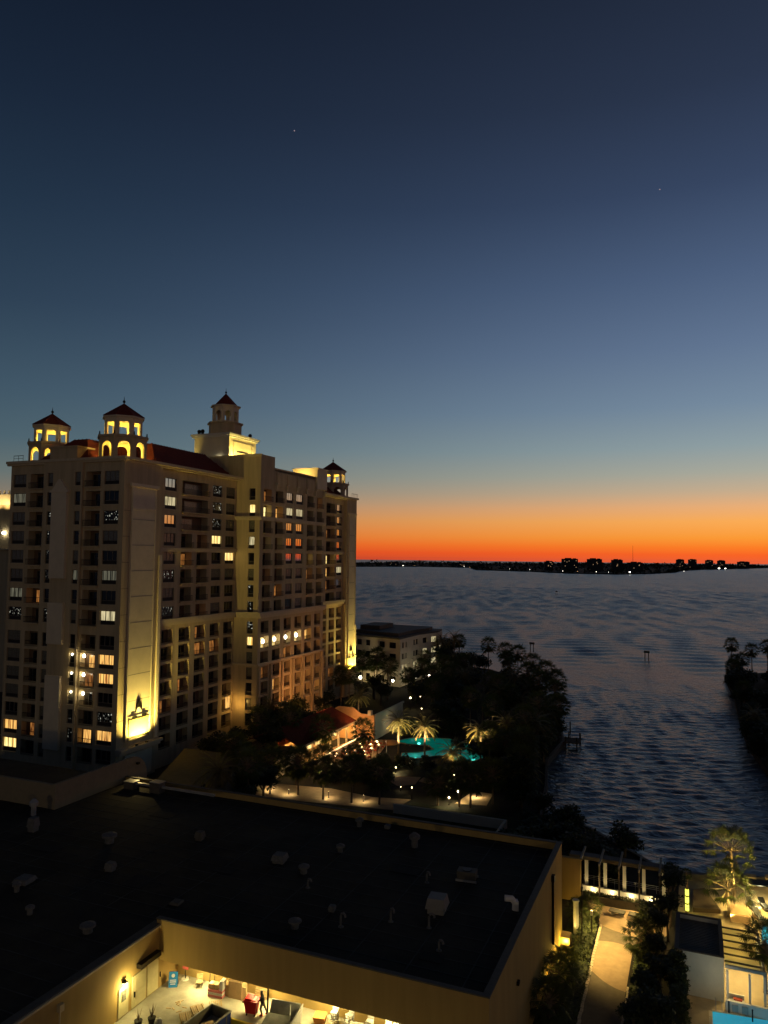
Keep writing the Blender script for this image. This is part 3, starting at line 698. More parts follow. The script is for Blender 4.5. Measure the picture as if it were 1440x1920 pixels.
part('wall_lamp', MB().ball(-186.6, 159.5, 46, .5), b_white, nb)

# ================================================================== LOW BUILDING WITH LOADING DOCK (foreground)
low = thing('low_annex_building', 'large low building with dark flat roof and tan walls around a lit loading dock', 'building')
LX, RX, FY, BY, ZR = -41.2, -13.35, 51.9, 82.5, 9.2
b = MB()
b.prism([(-71.6, 10), (LX-.35, 10), (LX-.35, FY+.35), (RX-.35, FY+.35), (RX-.35, BY-.35), (-71.6, BY-.35)], ZR-.35, ZR); b.prism([(-110, 10), (-71.6, 10), (-71.6, 70), (-110, 70)], ZR-.35, ZR)
part('roof', b, roof_m, low)
b = MB()
for k in range(16):
    y = 53+k*1.9; b.box(-71.2, RX-.8, y, y+.10, ZR+.002, ZR+.02)
for k in range(13): b.box(-71.0+k*4.6, -70.9+k*4.6, 53.2, BY-.6, ZR+.003, ZR+.022)
for k in range(20): y = 12+k*1.9; b.box(-71.2, LX-.8, y, y+.10, ZR+.002, ZR+.02)
part('roof_seam', b, mat('seam_tape', (.055, .052, .045), .8, var=.4, scale=.5), low)['kind'] = 'stuff'
b = MB()
for x, y, w_, d_, in ((-60, 73, 3, 1.6), (-44, 63, 2.2, 1.2), (-28, 70, 2.8, 1.5), (-20, 56, 1.8, 1.2), (-50, 57, 2, 2.4), (-36, 76, 1.6, 2.2), (-64, 60, 2.5, 1.4), (-18, 76, 2.2, 1.6)): b.box(x, x+w_, y, y+d_, ZR+.025, ZR+.04)
part('roof_patch', b, mat('patch_felt', (.02, .018, .016), .9, var=.3), low)['kind'] = 'stuff'
b = MB()
b.box(RX-.3, RX, FY, BY, 0, 9.9)
b.box(LX-.3, RX-.3, FY, FY+.3, 6.7, 9.9)
b.box(LX-.3, LX, 10, FY, 0, 9.5); b.box(LX-.3, LX, FY+.001, 54.4, 0, 6.7)
b.box(LX, RX-.3, 54.4, 54.7, 0, 6.7); b.box(LX, RX-.301, FY+.301, 54.4, 6.7, 6.95)
b.box(-71.6, RX-.3, BY-.3, BY, 0, 9.9)
part('wall', b, wall_tan, low)
b = MB()
b.box(RX-.5, RX+.05, FY-.05, BY+.05, 9.9, 10.0); b.box(LX-.35, RX-.5, FY-.05, FY+.4, 9.9, 10.0); b.box(-71.6, RX-.5, BY-.4, BY+.05, 9.9, 10.0)
b.box(LX-.35, LX+.02, 10, FY-.05, 9.5, 9.62); b.box(LX-.75, LX-.35, 10, FY+.3, 9.2, 9.58)
part('coping', b, coping, low)
b = MB(); b.box(LX+.021, LX+.2, 10, FY-.05, 9.4, 9.56); part('gutter', b, mat('pale_gutter', (.6, .5, .3), .6, var=0), low)
b = MB().cyl(RX+.12, 76.4, 2.3, 8.6, .12, n=8).box(RX, RX+.3, 76.15, 76.65, 8.3, 8.9); part('downspout', b, dark_metal, low)
part('wall_vent', MB().box(RX, RX+.2, 60.5, 60.9, 6.4, 6.7), dark_metal, low)
b = MB().cyl(LX+.1, 41.3, 4.4, 8.4, .07, n=6).box(LX, LX+.3, 41.1, 41.5, 8.3, 8.8); part('downspout', b, mat('pale_gutter', (.6, .5, .3)), low)
# dock doors on the left wall
b = MB(); b.box(LX+.003, LX+.06, 50.5, 51.8, 4.5, 7.0, 0); part('dock_door', b, mat('yellow_door_paint', (.62, .55, .3), .6, var=.1), low)
b = MB(); b.box(LX+.003, LX+.08, 48.7, 50.3, 4.5, 6.9); b.box(LX+.08, LX+.1, 49.0, 50.0, 4.7, 5.6); b.box(LX+.08, LX+.1, 49.0, 50.0, 5.7, 6.7)
d1 = part('dock_door', b, mat('yellow_door_paint', (.6, .5, .3)), low, label='panelled door beside the tall cupboard doors'); part('handle', MB().box(LX+.1, LX+.2, 48.85, 48.92, 5.3, 5.7), dark_metal, d1)
b = MB(); b.box(LX+.003, LX+.07, 47.2, 48.3, 4.5, 6.7, 0); d2 = part('dock_door', b, mat('yellow_door_paint', (.6, .5, .3)), low, label='pale door with a small window under the wall lamp')
part('door_window', MB().box(LX+.071, LX+.09, 47.5, 48.0, 5.6, 6.4), g_blind, d2)
b = MB(); b.box(LX, LX+.5, 49.2, 51.6, 7.3, 7.65); part('door_canopy', b, dark_metal, low)
b = MB(); b.box(LX, LX+.3, 47.6, 47.9, 6.95, 7.1); wl = part('wall_lamp', b, dark_metal, low); part('bulb', MB().box(LX+.05, LX+.28, 47.62, 47.88, 6.9, 6.95), b_white, wl)
light('POINT', (LX+.6, 47.75, 6.75), 260, (1, .8, .3), .1)
part('door_handle', MB().box(LX+.06, LX+.14, 52.0, 52.05, 5.3, 5.7), dark_metal, low)
# strip lights below the soffit
for k, x in enumerate((-37.5, -32, -26.5, -21, -16.5)):
    part('soffit_light', MB().box(x-.9, x+.9, 53.0, 53.2, 6.6, 6.69), b_white, low)
    light('AREA', (x, 53.1, 6.55), 270, (1, .80, .30), size=(1.8, .3), aim=(x, 52.2, 0))
# dock floor (structure), pit
b = MB(); b.box(LX, -33.6, 20, 54.4, 0, 4.4); b.box(-33.6, RX-.3, 51.0, 54.4, 0, 4.4); struct('loading_dock_floor', b, dockfl)
b = MB(); b.box(-33.6, RX-.3, 20, 51.0, 0, 3.1); struct('dock_pit_floor', b, dockfl)
b = MB(); b.box(-33.4, -31.0, 50.85, 51.0, 4.0, 4.41); tag(part('dock_edge_bumper', b, mat('yellow_paint', (.7, .55, .05), var=.2)), 'yellow painted edge strip of the loading dock', 'kerb')
# post under the fascia
tag(part('steel_post', MB().cyl(-30.9, 52.1, 4.4, 6.7, .07), dark_metal), 'thin dark steel post behind the person on the dock', 'post')
ZD = 4.4
# sandwich board
t = thing('sandwich_board', 'blue framed sandwich board with white print beside the wall', 'sign', (-40.3, 52.7, ZD), .5)
part('panel', MB().hexa([(-.35, -.25, 0), (.35, -.25, 0), (.35, -.2, 0), (-.35, -.2, 0), (-.35, 0, 1.1), (.35, 0, 1.1), (.35, .05, 1.1), (-.35, .05, 1.1)]), mat('board_blue', (.02, .16, .32), .4, emit=(.05, .5, .9), es=.12, var=0), t)  # front board has a faint glow put into its blue
part('panel', MB().hexa([(-.35, .25, 0), (.35, .25, 0), (.35, .3, 0), (-.35, .3, 0), (-.35, .06, 1.1), (.35, .06, 1.1), (.35, .11, 1.1), (-.35, .11, 1.1)]), blue_p, t)
part('print', MB().cyl(0, 0, 0, .02, .14, n=12).box(-.25, .25, -.5, -.42, 0, .02).box(-.25, .25, -.36, -.3, 0, .02).box(-.2, .2, -.65, -.58, 0, .02), white_m, t, loc=(0, -.03-.035, .85)).rotation_euler = (R(77), 0, 0)
# red notice and white base
t = thing('floor_stand', 'pink notice on a low stand by the dock back wall', 'stand', (-40.0, 53.9, ZD)); part('base', MB().cyl(0, 0, 0, .08, .35, .3), white_m, t); part('pole', MB().cyl(0, 0, .08, .9, .03), black_p, t)
part('notice', MB().box(-.28, .28, -.03, .03, .8, 1.5), mat('pink_notice', (.75, .16, .14), var=0), t)
def chair(loc, rz, lb, m=wood):
    t = thing('chair', lb, 'chair', loc, rz, 'chairs stored on the loading dock')
    part('seat', MB().box(-.24, .24, -.24, .24, .42, .48), m, t); part('backrest', MB().box(-.24, .24, .2, .24, .6, .95), m, t)
    for x in (-.21, .21):
        for y in (-.21, .21): part('leg', MB().cyl(x, y, 0, .42 if y < 0 else .6, .02, n=5), galv, t)
chair((-38.2, 53.4, ZD), .5, 'pale slatted chair alone by the dock back wall')
t = thing('hand_truck', 'black hand truck leaning near the pallets', 'hand truck', (-37.2, 53.7, ZD), .3)
part('frame', MB().tube([(-.2, 0, 0), (-.2, .2, 1.2), (.2, .2, 1.2), (.2, 0, 0)], .03).box(-.25, .25, -.25, 0, .02, .05).box(-.2, .2, .05, .1, .5, .55), black_p, t)
for x in (-.25, .25): part('wheel', MB().cyl(0, 0, -.04, .04, .13, n=10), black_p, t, loc=(x, .1, .13)).rotation_euler = (0, pi/2, 0)
t = thing('bread_crate_stack', 'pink and white stack of low crates with boxes on top', 'crate', (-36.2, 53.0, ZD), .1)
pinkm = mat('pink_crate', (.75, .25, .25), var=.1)
for k in range(3): part('crate', MB().box(-.65, .65, -.35, .35, k*.2, k*.2+.17), pinkm if k != 1 else white_m, t)
for x, c in ((-.45, card), (0, card)): part('box', MB().box(x-.18, x+.2, -.25, .25, .58, .95), c, t)
part('box', MB().box(.38, .66, -.3, .3, .58, 1.3), white_m, t)
t = thing('cardboard_bale', 'tall tan cardboard bale against the dock wall', 'box', (-34.6, 53.6, ZD), .08); part('carton', MB().box(-.6, .6, -.45, .45, 0, 1.3), card, t); part('carton', MB().box(-1.3, -.65, -.3, .4, 0, .8), card, t); part('flap', MB().box(.6, .95, -.4, -.36, 0, 1), card, t)
def pallet(loc, rz, lb, tilt=0):
    t = thing('pallet', lb, 'pallet', loc, rz, 'wooden pallets on the loading dock')
    t.rotation_euler = (tilt, 0, rz)
    for k in range(7): part('plank', cached_mb('pl', MB().box(-.6, .6, -.045, .045, .12, .14)), wood, t, loc=(0, -.45+k*.15, 0))
    for y in (-.45, 0, .45): part('bearer', cached_mb('pb', MB().box(-.6, .6, -.04, .04, 0, .12)), wood, t, loc=(0, y, 0))
def cached_mb(k, mb): return mb
pallet((-33.2, 53.5, ZD), .1, 'flat pallet beside the tall cardboard bale'); pallet((-32.6, 54.15, ZD+.65), 0, 'pallet leaning upright on the wall behind the red cart', R(80))
pallet((-36.3, 50.6, ZD), -.9, 'pallet lying left of the dark dumpster'); pallet((-36.6, 49.6, ZD), -.8, 'nearest pallet left of the dark dumpster'); pallet((-36.2, 50.5, ZD+.16), -.7, 'top pallet of the pile left of the dumpster')
pallet((-35.4, 51.7, ZD), -.9, 'pallet touching the far corner of the dumpster')
t = thing('loose_scrap', 'scattered pale wood scraps on the dock floor', 'scrap', (-38.0, 50.6, ZD), 0)
for k in range(9): part('scrap', MB().box(-.2, .2, -.04, .04, 0, .03), card, t, loc=(random.uniform(-.7, .7), random.uniform(-.7, .7), 0), rz=random.uniform(0, 3))
# open dumpster
def dumpster(loc, rz, L, Wd, hh, m, lb, junk):
    t = thing('open_dumpster', lb, 'dumpster', loc, rz)
    b = MB(); q = .08
    b.box(-Wd, Wd, -L, L, .15, .25); b.box(-Wd, Wd, L-q, L, .25, hh); b.box(-Wd, Wd, -L, -L+q, .25, hh); b.box(-Wd, -Wd+q, -L+q, L-q, .25, hh); b.box(Wd-q, Wd, -L+q, L-q, .25, hh)
    part('body', b, m, t); b = MB()
    b.box(-Wd-.06, Wd+.06, L-.02, L+.06, hh-.1, hh); b.box(-Wd-.06, Wd+.06, -L-.06, -L+.02, hh-.1, hh); b.box(-Wd-.06, -Wd+.02, -L, L, hh-.1, hh); b.box(Wd-.02, Wd+.06, -L, L, hh-.1, hh); part('rim', b, galv, t)
    part('side_panel', MB().box(Wd+.003, Wd+.02, -L, L, .25, hh-.1), blue_p, t)
    for k in range(5):
        y = -L+L*2*(k+.5)/5
        for s_ in (-1, 1): part('rib', MB().box(s_*Wd-.05 if s_ < 0 else Wd+.002, s_*Wd-.002 if s_ < 0 else Wd+.05, y-.05, y+.05, .3, hh-.12), m, t)
    for z_, x, y, r in junk: part('discarded_carton', MB().box(-.45, .45, -.3, .3, 0, .4), card, t, loc=(x, y, z_), rz=r)
dumpster((-34.5, 48.2, 3.1), -.12, 2.5, .95, 2.1, mat('olive_steel', (.11, .10, .07), .6, var=.3), 'dark blue open topped dumpster holding a pale carton', [(.9, .2, .6, .5), (.9, -.3, -1, .1), (1.3, .1, .9, 1.0)])
t = thing('waste_compactor', 'grey steel waste compactor with a sloping hopper beside the dock edge', 'compactor', (-29.3, 50.2, 3.1), .12)
b = MB(); b.box(-1.3, 1.3, -3, 2.2, 0, 1.2); part('body', b, steel_g, t)
b = MB(); b.hexa([(-1.2, 2.2, 1.2), (1.2, 2.2, 1.2), (1.2, 1.9, 1.2), (-1.2, 1.9, 1.2), (-1.2, 2.6, 2.5), (1.2, 2.6, 2.5), (1.2, 2.5, 2.5), (-1.2, 2.5, 2.5)]); part('hopper_panel', b, steel_g, t)
b = MB(); b.hexa([(1.2, -2, 1.2), (1.3, -2, 1.2), (1.3, 2.2, 1.2), (1.2, 2.2, 1.2), (1.3, -2, 2.3), (1.4, -2, 2.3), (1.4, 2.6, 2.5), (1.3, 2.6, 2.5)]); part('hopper_panel', b, galv, t)
part('brace', MB().tube([(-1.2, 2.2, 1.25), (.4, 2.4, 2.4), (1.1, .5, 1.3)], .05), galv, t); part('lid', MB().hexa([(-1.2, -2.5, 1.22), (1.1, -2.5, 1.22), (1.1, 1.8, 1.22), (-1.2, 1.8, 1.22), (-1.2, -2.5, 1.3), (1.1, -2.5, 1.3), (1.1, 1.8, 1.9), (-1.2, 1.8, 1.9)]), mat('hopper_liner', (.1, .1, .085), var=.3), t)
# red cart + person
t = thing('laundry_cart', 'bright red plastic laundry cart pushed by a worker', 'cart', (-32.25, 52.0, ZD), .15)
b = MB(); b.hexa([(-.4, -.3, .2), (.4, -.3, .2), (.4, .3, .2), (-.4, .3, .2), (-.52, -.4, 1.1), (.52, -.4, 1.1), (.52, .4, 1.1), (-.52, .4, 1.1)]); part('tub', b, red_p, t)
b = MB(); b.box(-.56, .56, -.44, .44, 1.1, 1.16); part('rim', b, red_p, t); part('load', MB().box(-.45, .1, -.34, .34, 1.16, 1.3).box(.12, .42, -.3, .3, 1.16, 1.22), red_p, t)
for x in (-.33, .33):
    for y in (-.25, .25): part('wheel', MB().cyl(0, 0, -.03, .03, .09, n=8), black_p, t, loc=(x, y, .09)).rotation_euler = (0, pi/2, 0)
def skin_person(name, lb, loc, rz, verts, edges, radii, mats, root=0, sub=2):
    me = bpy.data.meshes.new(name); me.from_pydata(verts, edges, []); o = bpy.data.objects.new(name, me); C.objects.link(o)
    for m in mats: me.materials.append(m)
    s_ = o.modifiers.new('skin', 'SKIN'); 
    if not me.skin_vertices: me.skin_vertices.new() if hasattr(me.skin_vertices, 'new') else None
    return o, me
def build_person(loc, rz, lb):
    import bmesh
    V = [(0, 0, .95), (0, -.03, 1.2), (0, -.06, 1.42), (0, -.08, 1.53), (0, -.1, 1.66), (0, -.1, 1.76),
         (.1, 0, .92), (.13, -.12, .5), (.12, .0, .08), (.12, -.14, .04), (-.1, 0, .92), (-.13, .16, .52), (-.12, .34, .14), (-.12, .24, .05),
         (.19, -.06, 1.40), (.23, -.2, 1.15), (.18, -.42, 1.12), (.17, -.5, 1.12), (-.19, -.06, 1.40), (-.23, -.2, 1.15), (-.18, -.42, 1.12), (-.17, -.5, 1.12)]
    Ed = [(0, 1), (1, 2), (2, 3), (3, 4), (4, 5), (0, 6), (6, 7), (7, 8), (8, 9), (0, 10), (10, 11), (11, 12), (12, 13), (2, 14), (14, 15), (15, 16), (16, 17), (2, 18), (18, 19), (19, 20), (20, 21)]
    Rd = [.19, .17, .19, .075, .125, .08, .115, .08, .055, .055, .115, .08, .055, .055, .085, .062, .05, .055, .085, .062, .05, .055]
    me = bpy.data.meshes.new('person'); bm = bmesh.new(); sk = bm.verts.layers.skin.verify()
    vs = [bm.verts.new(v) for v in V]
    for a, c in Ed: bm.edges.new((vs[a], vs[c]))
    for i, v in enumerate(vs): v[sk].radius = (Rd[i], Rd[i]); v[sk].use_root = i == 0
    bm.to_mesh(me); bm.free()
    me.materials.append(mat('dark_work_clothes', (.02, .025, .03), .9, var=.2))
    o = bpy.data.objects.new('person', me); C.objects.link(o); o.location = loc; o.rotation_euler = (0, 0, rz)
    o.modifiers.new('skin', 'SKIN'); sb = o.modifiers.new('sub', 'SUBSURF'); sb.levels = 1; sb.render_levels = 2
    tag(o, lb, 'person')
    part('trousers', MB().tube([(.1, 0, .93), (.13, -.12, .5), (.12, 0, .12)], [.115, .085, .07], 8).tube([(-.1, 0, .93), (-.13, .16, .52), (-.12, .34, .17)], [.115, .085, .07], 8), mat('grey_trousers', (.09, .09, .085), .9), o)
    part('hair', MB().ball(0, -.09, 1.72, .115, n=10, h=6), black_p, o)
    part('face', MB().ball(0, -.14, 1.66, .085, n=10, h=6, sz=1.2).ball(0, -.225, 1.65, .018), mat('skin', (.42, .26, .18), .6, var=0), o)
    part('shoe', MB().box(.07, .17, -.2, .06, 0, .07), mat('red_shoe', (.4, .02, .02), var=0), o); part('shoe', MB().box(-.17, -.07, .2, .44, .03, .1), mat('red_shoe', (.4, .02, .02)), o)
    return o
build_person((-31.45, 52.25, ZD), R(-75), 'worker in dark clothes pushing the red cart')
# clutter to the right below the fascia
for k, (x, y, lb) in enumerate(((-25.8, 53.4, 'leftmost stack of pale chairs right of the compactor'), (-24.6, 53.5, 'second chair stack right of the compactor'), (-22.9, 53.4, 'chair stack in the middle of the stored clutter'), (-21.4, 53.5, 'chair stack beside the grey bin'), (-19.5, 53.4, 'rightmost chair stack under the fascia'))):
    t = thing('chair_stack', lb, 'chairs', (x, y, ZD), random.uniform(-.4, .4), 'chair stacks at the dock wall')
    for q in range(4): part('seat', MB().box(-.25, .25, -.25, .25, .42, .47), white_m, t, loc=(0, .02*q, q*.16)); part('backrest', MB().box(-.25, .25, .22, .26, .5, .95), white_m, t, loc=(0, .02*q, q*.16))
    for X_ in (-.22, .22):
        for y_ in (-.22, .22): part('leg', MB().cyl(X_, y_, 0, .95, .022, n=5), galv, t)
for x, y, w_, hh, m, lb in ((-23.7, 52.7, .5, .7, white_m, 'white round topped bin before the chair stacks'), (-22.0, 52.7, .6, .8, card, 'tan box standing before the chair stacks'), (-20.4, 53.2, .5, 1.1, galv, 'grey metal bin beside the last chair stack'), (-26.9, 53.2, .45, .5, mat('orange_box', (.5, .2, .05)), 'small orange box at the clutter left end')):
    t = thing('bin' if 'bin' in lb else 'box', lb, 'bin' if 'bin' in lb else 'box', (x, y, ZD), .2); part('body', MB().hexa([(-w_*.8, -w_*.8, 0), (w_*.8, -w_*.8, 0), (w_*.8, w_*.8, 0), (-w_*.8, w_*.8, 0), (-w_, -w_, hh), (w_, -w_, hh), (w_, w_, hh), (-w_, w_, hh)]), m, t); part('lid', MB().box(-w_*1.05, w_*1.05, -w_*1.05, w_*1.05, hh, hh+.07), m, t)
# potted plants near the bottom left of the dock
for x, y, lb in ((-38.6, 48.0, 'spiky dry plant in a black pot at the picture bottom'), (-39.3, 47.3, 'small brown shrub in a pot left of the spiky one')):
    t = thing('potted_plant', lb, 'plant', (x, y, ZD)); part('pot', MB().cyl(0, 0, 0, .45, .22, .32, 10), black_p, t); b = MB()
    for k in range(16):
        a = random.uniform(0, 6.28); l_ = random.uniform(.5, 1.1); e = Vector((cos(a)*.35, sin(a)*.35, 1)).normalized()*l_; s_ = Vector((-sin(a), cos(a), 0))*.04
        b.face([s_+Vector((0, 0, .4)), -s_+Vector((0, 0, .4)), e+Vector((0, 0, .4))])
    part('leaves', b, bark, t)
t = thing('grey_sack', 'pale grey sack beside the black pot', 'sack', (-37.9, 47.9, ZD)); part('body', MB().ball(0, 0, .3, .32, n=10, h=6), galv, t)
# --- roof equipment
ventm = mat('weathered_vent_metal', (.13, .13, .125), .7, .1, var=.3, scale=3)
def vent_box(x, y, w_, h_, lb, m=None, cap=True):
    m = m or ventm
    t = thing('roof_vent', lb, 'roof vent', (x, y, ZR), .1, 'vents on the dark flat roof')
    part('curb', MB().box(-w_*.8, w_*.8, -w_*.8, w_*.8, 0, h_*.35), m, t)
    part('hood', MB().hexa([(-w_, -w_, h_*.35), (w_, -w_, h_*.35), (w_, w_, h_*.35), (-w_, w_, h_*.35), (-w_*.8, -w_*.8, h_), (w_*.8, -w_*.8, h_), (w_*.8, w_*.8, h_), (-w_*.8, w_*.8, h_)]), m, t)
def vent_round(x, y, r, h_, lb, m=None):
    m = m or ventm
    t = thing('roof_vent', lb, 'roof vent', (x, y, ZR), 0, 'vents on the dark flat roof')
    part('pipe', MB().cyl(0, 0, 0, h_*.6, r*.6, n=10), m, t); part('cap', MB().cyl(0, 0, h_*.6, h_*.8, r, r, 12).cyl(0, 0, h_*.8, h_, r, r*.3, 12), m, t)
def goose(x, y, h_, lb, m=None):
    m = m or ventm
    t = thing('gooseneck_vent', lb, 'roof vent', (x, y, ZR), random.uniform(-.5, .5), 'gooseneck pipes on the dark flat roof')
    part('pipe', MB().tube([(0, 0, 0), (0, 0, h_*.75), (.08, -.05, h_*.92), (.25, -.1, h_), (.42, -.15, h_*.9), (.45, -.16, h_*.75)], .1, 8), m, t); part('flashing', MB().cyl(0, 0, 0, .08, .25, .2, 8), m, t)
vent_round(-72.4, 67.6, .5, 1.9, 'tall pale vent near the left edge of the roof', galv); vent_box(-68.3, 63.8, .5, 1.5, 'upright box vent below the tall pale one'); vent_round(-58.2, 64.6, .8, 1.1, 'wide round vent in the middle left of the roof')
vent_box(-53, 59.1, .45, .8, 'small square vent left of the roof centre'); vent_box(-58.4, 53.8, .8, .5, 'low wide hood near the left picture edge'); vent_round(-57.5, 52.1, .4, .9, 'small round vent in front of the low wide hood')
vent_round(-52.9, 49.4, .4, .8, 'lone small vent at the lower left of the roof'); vent_round(-46.1, 49, .65, .8, 'round cap vent just left of the dock wall'); vent_box(-49.9, 69.2, .45, .9, 'dark square vent at the roof centre', coping)
vent_box(-39, 67.6, .7, .8, 'wide boxy vent right of the roof centre'); vent_round(-35.5, 66.2, .55, .9, 'round vent beside the wide boxy one'); goose(-33.6, 63.5, .9, 'thin pipe standing below the round vent')
vent_round(-34.5, 72.3, .45, .9, 'small vent behind the round one'); vent_round(-35.8, 80, .5, 1.0, 'vent standing close to the back parapet'); vent_round(-27.9, 76.8, .6, 1.5, 'tall bell topped vent near the back parapet')
vent_box(-21.1, 64, .9, 1.3, 'largest pale grey hood on the right part of the roof', mat('hood_grey', (.22, .21, .19), .6, var=.1)); goose(-23.8, 69, 1.1, 'gooseneck behind the largest hood'); goose(-24.1, 60.6, 1.2, 'gooseneck left of the largest hood'); goose(-20.8, 60.9, 1.2, 'gooseneck in front of the largest hood')
goose(-27.6, 58.1, 1.2, 'gooseneck nearest the fascia centre'); vent_round(-31, 56.4, .55, .8, 'ribbed round cap near the fascia'); vent_box(-29.5, 60.3, .3, .5, 'tiny vent between two goosenecks'); goose(-18.9, 57.8, .9, 'short pipe at the lower right of the roof'); vent_box(-32.6, 80.7, .35, .4, 'tiny low vent by the back parapet'); vent_box(-42.7, 56, .5, .25, 'flat hatch above the dock corner', coping)
t = thing('air_conditioner', 'dark low air conditioner frame right of the gooseneck', 'air conditioner', (-20.5, 71.3, ZR), .1); part('casing', MB().box(-.9, .9, -.6, .6, .2, .9), coping, t); part('rail', MB().box(-1, 1, -.7, -.62, 0, .2), galv, t); part('rail', MB().box(-1, 1, .62, .7, 0, .2), galv, t); part('grille', MB().cyl(0, 0, .9, .96, .45, n=12), black_p, t)
t = thing('duct_elbow', 'white bent duct close to the right parapet', 'duct', (-14.9, 67, ZR), .4); part('elbow', MB().tube([(0, 0, 0), (0, 0, .6), (-.3, 0, .95), (-.9, 0, 1.0)], .28, 8), white_m, t); part('hood', MB().box(.0, .25, -.3, .3, 0, .8), white_m, t)
t = thing('roof_duct_run', 'long low pipe run with two dark boxes by the back parapet', 'duct', (-67, 80.5, ZR), -.0)
for x in (-2.1, 2.1): part('box', MB().box(x-.8, x+.8, -.6, .6, 0, 1.3 if x > 0 else .9), coping, t); part('lid', MB().box(x-.85, x+.85, -.65, .65, 1.3 if x > 0 else .9, 1.36 if x > 0 else .96), galv, t)
part('pipe', MB().box(-1.3, 1.3, -.15, .15, .6, .85).box(2.9, 11, -.15, .15, .6, .85), galv, t)
# raised podium block behind left part of the roof
pod = mat('podium_wall', (.24, .20, .13), .9, var=.1)
t = thing('hotel_podium', 'dark raised podium wall with rounded end beside the flat roof', 'building')
b = MB(); b.box(-72, -71.6, 70, 83.5, 9.0, 12.2); b.box(-110, -72.001, 70, 70.4, 9.0, 12.1); part('parapet', b, pod, t)
b = MB(); b.box(-110, -72, 70.4, 82, 0, 9.9); part('roof', b, roof_m, t)
b = MB()
for i in range(8):
    a, c_ = pi/2*i/8, pi/2*(i+1)/8
    b.hexa([(-72, 83.5+3*sin(a), 0), (-71.6, 83.5+3*sin(a), 0), (-71.6, 83.5+3*sin(c_), 0), (-72, 83.5+3*sin(c_), 0), (-72, 83.5+3*sin(a), 9.2+3*cos(a)), (-71.6, 83.5+3*sin(a), 9.2+3*cos(a)), (-71.6, 83.5+3*sin(c_), 9.2+3*cos(c_)), (-72, 83.5+3*sin(c_), 9.2+3*cos(c_))])
part('rounded_end', b, pod, t)
t = thing('added_podium_spot', 'small lamp added at the rounded podium end to light the roof', 'lamp', (-71.3, 84.0, 11.2)); part('housing', MB().box(0, .4, -.2, .2, 0, .25), dark_metal, t)
light('SPOT', (-70.6, 83.8, 11.6), 420, (1, .72, .25), .1, aim=(-67.5, 78.5, 9.2), spot=90, blend=1)  # lamp added to throw the patch of light on the flat roof
# elevated drive behind, with low parapets
b = MB(); b.prism([(-71.5, 82.6), (-60.5, 82.6), (-73, 114), (-86, 114)], 4.5, 5.0); struct('raised_drive', b, mat('drive_concrete', (.12, .095, .05), var=.2))
b = MB(); P0, P1 = Vector((-60.5, 83, 0)), Vector((-73, 114, 0)); n = Vector((.35, .1, 0)); zu = Vector((0, 0, 1))
b.hexa([P0, P1, P1+n, P0+n, P0+zu*5.5, P1+zu*5.5, P1+n+zu*5.5, P0+n+zu*5.5]); tag(part('drive_parapet', b, coping), 'pale low parapet along the raised drive before the hotel', 'wall')

# ================================================================== VEGETATION
def lv(b, c, d, w_, up_=Vector((0, 0, 1))):
    s_ = d.cross(up_); s_ = s_.normalized()*w_ if s_.length > 1e-5 else Vector((w_, 0, 0))
    b.face([c-s_*.35, c+d*.45-s_, c+d, c+d*.45+s_])
def date_crown(n=34, L=3.2, seed=1):
    random.seed(seed); b = MB()
    for i in range(n):
        az = 2.39996*i; el = 1.25-1.75*(i/n); p = Vector((0, 0, 0)); d = Vector((cos(az)*cos(el), sin(az)*cos(el), sin(el))); seg = 8; pts = [p.copy()]
        LL = L*random.uniform(.8, 1.05)
        for k in range(seg):
            p = p+d*(LL/seg); d = (d+Vector((0, 0, -.16))).normalized(); pts.append(p.copy())
        b.tube(pts[::2]+[pts[-1]], [.04, .03, .025, .02, .012, .01][:len(pts[::2])+1], 3, 1)
        for k in range(1, seg+1):
            q = pts[k]; t_ = (pts[k]-pts[k-1]).normalized(); s_ = t_.cross(Vector((0, 0, 1))); s_ = s_.normalized() if s_.length > .01 else Vector((1, 0, 0))
            for f_ in (0, .5):
                c = q.lerp(pts[k-1], f_)
                for sg in (-1, 1): lv(b, c, (s_*sg*.85+t_*.55+Vector((0, 0, -.12)))*(.62*(1-.5*abs(k/seg-.4))), .07)
    return b.mesh('crown', [leaf_p, bark])
def fan_crown(n=44, seed=2, pl=1.0, lr=1.0, sw=2.3, skirt=34):
    random.seed(seed); b = MB()
    for i in range(n):
        az = 2.39996*i; el = 1.3-sw*(i/n); d = Vector((cos(az)*cos(el), sin(az)*cos(el), sin(el))); L = random.uniform(1.0, 1.35)*pl
        b.tube([(0, 0, 0), tuple(d*L)], .022, 3, 1); c = d*L; s_ = d.cross(Vector((0, 0, 1))); s_ = s_.normalized() if s_.length > .01 else Vector((1, 0, 0)); u2 = s_.cross(d)
        for k in range(15):
            a = (k-7)*.2; v = (d*cos(a)+s_*sin(a)+Vector((0, 0, -.28*abs(sin(a))-.15))).normalized(); r_ = random.uniform(.75, .95)*lr
            w2 = (s_*cos(a)-d*sin(a))*.05
            b.face([c, c+v*r_*.55-w2, c+v*r_+Vector((0, 0, -.12-.1*abs(sin(a)))), c+v*r_*.55+w2])
    for i in range(skirt):
        az = random.uniform(0, 6.28); d = Vector((cos(az)*.5, sin(az)*.5, -random.uniform(.7, 1.4)))*lr; c = Vector((cos(az)*.15, sin(az)*.15, -.1)); w2 = Vector((-sin(az), cos(az), 0))*.11
        b.face([c, c+d*.5-w2, c+d, c+d*.5+w2], 1)
    return b.mesh('crown', [leaf_f, bark])
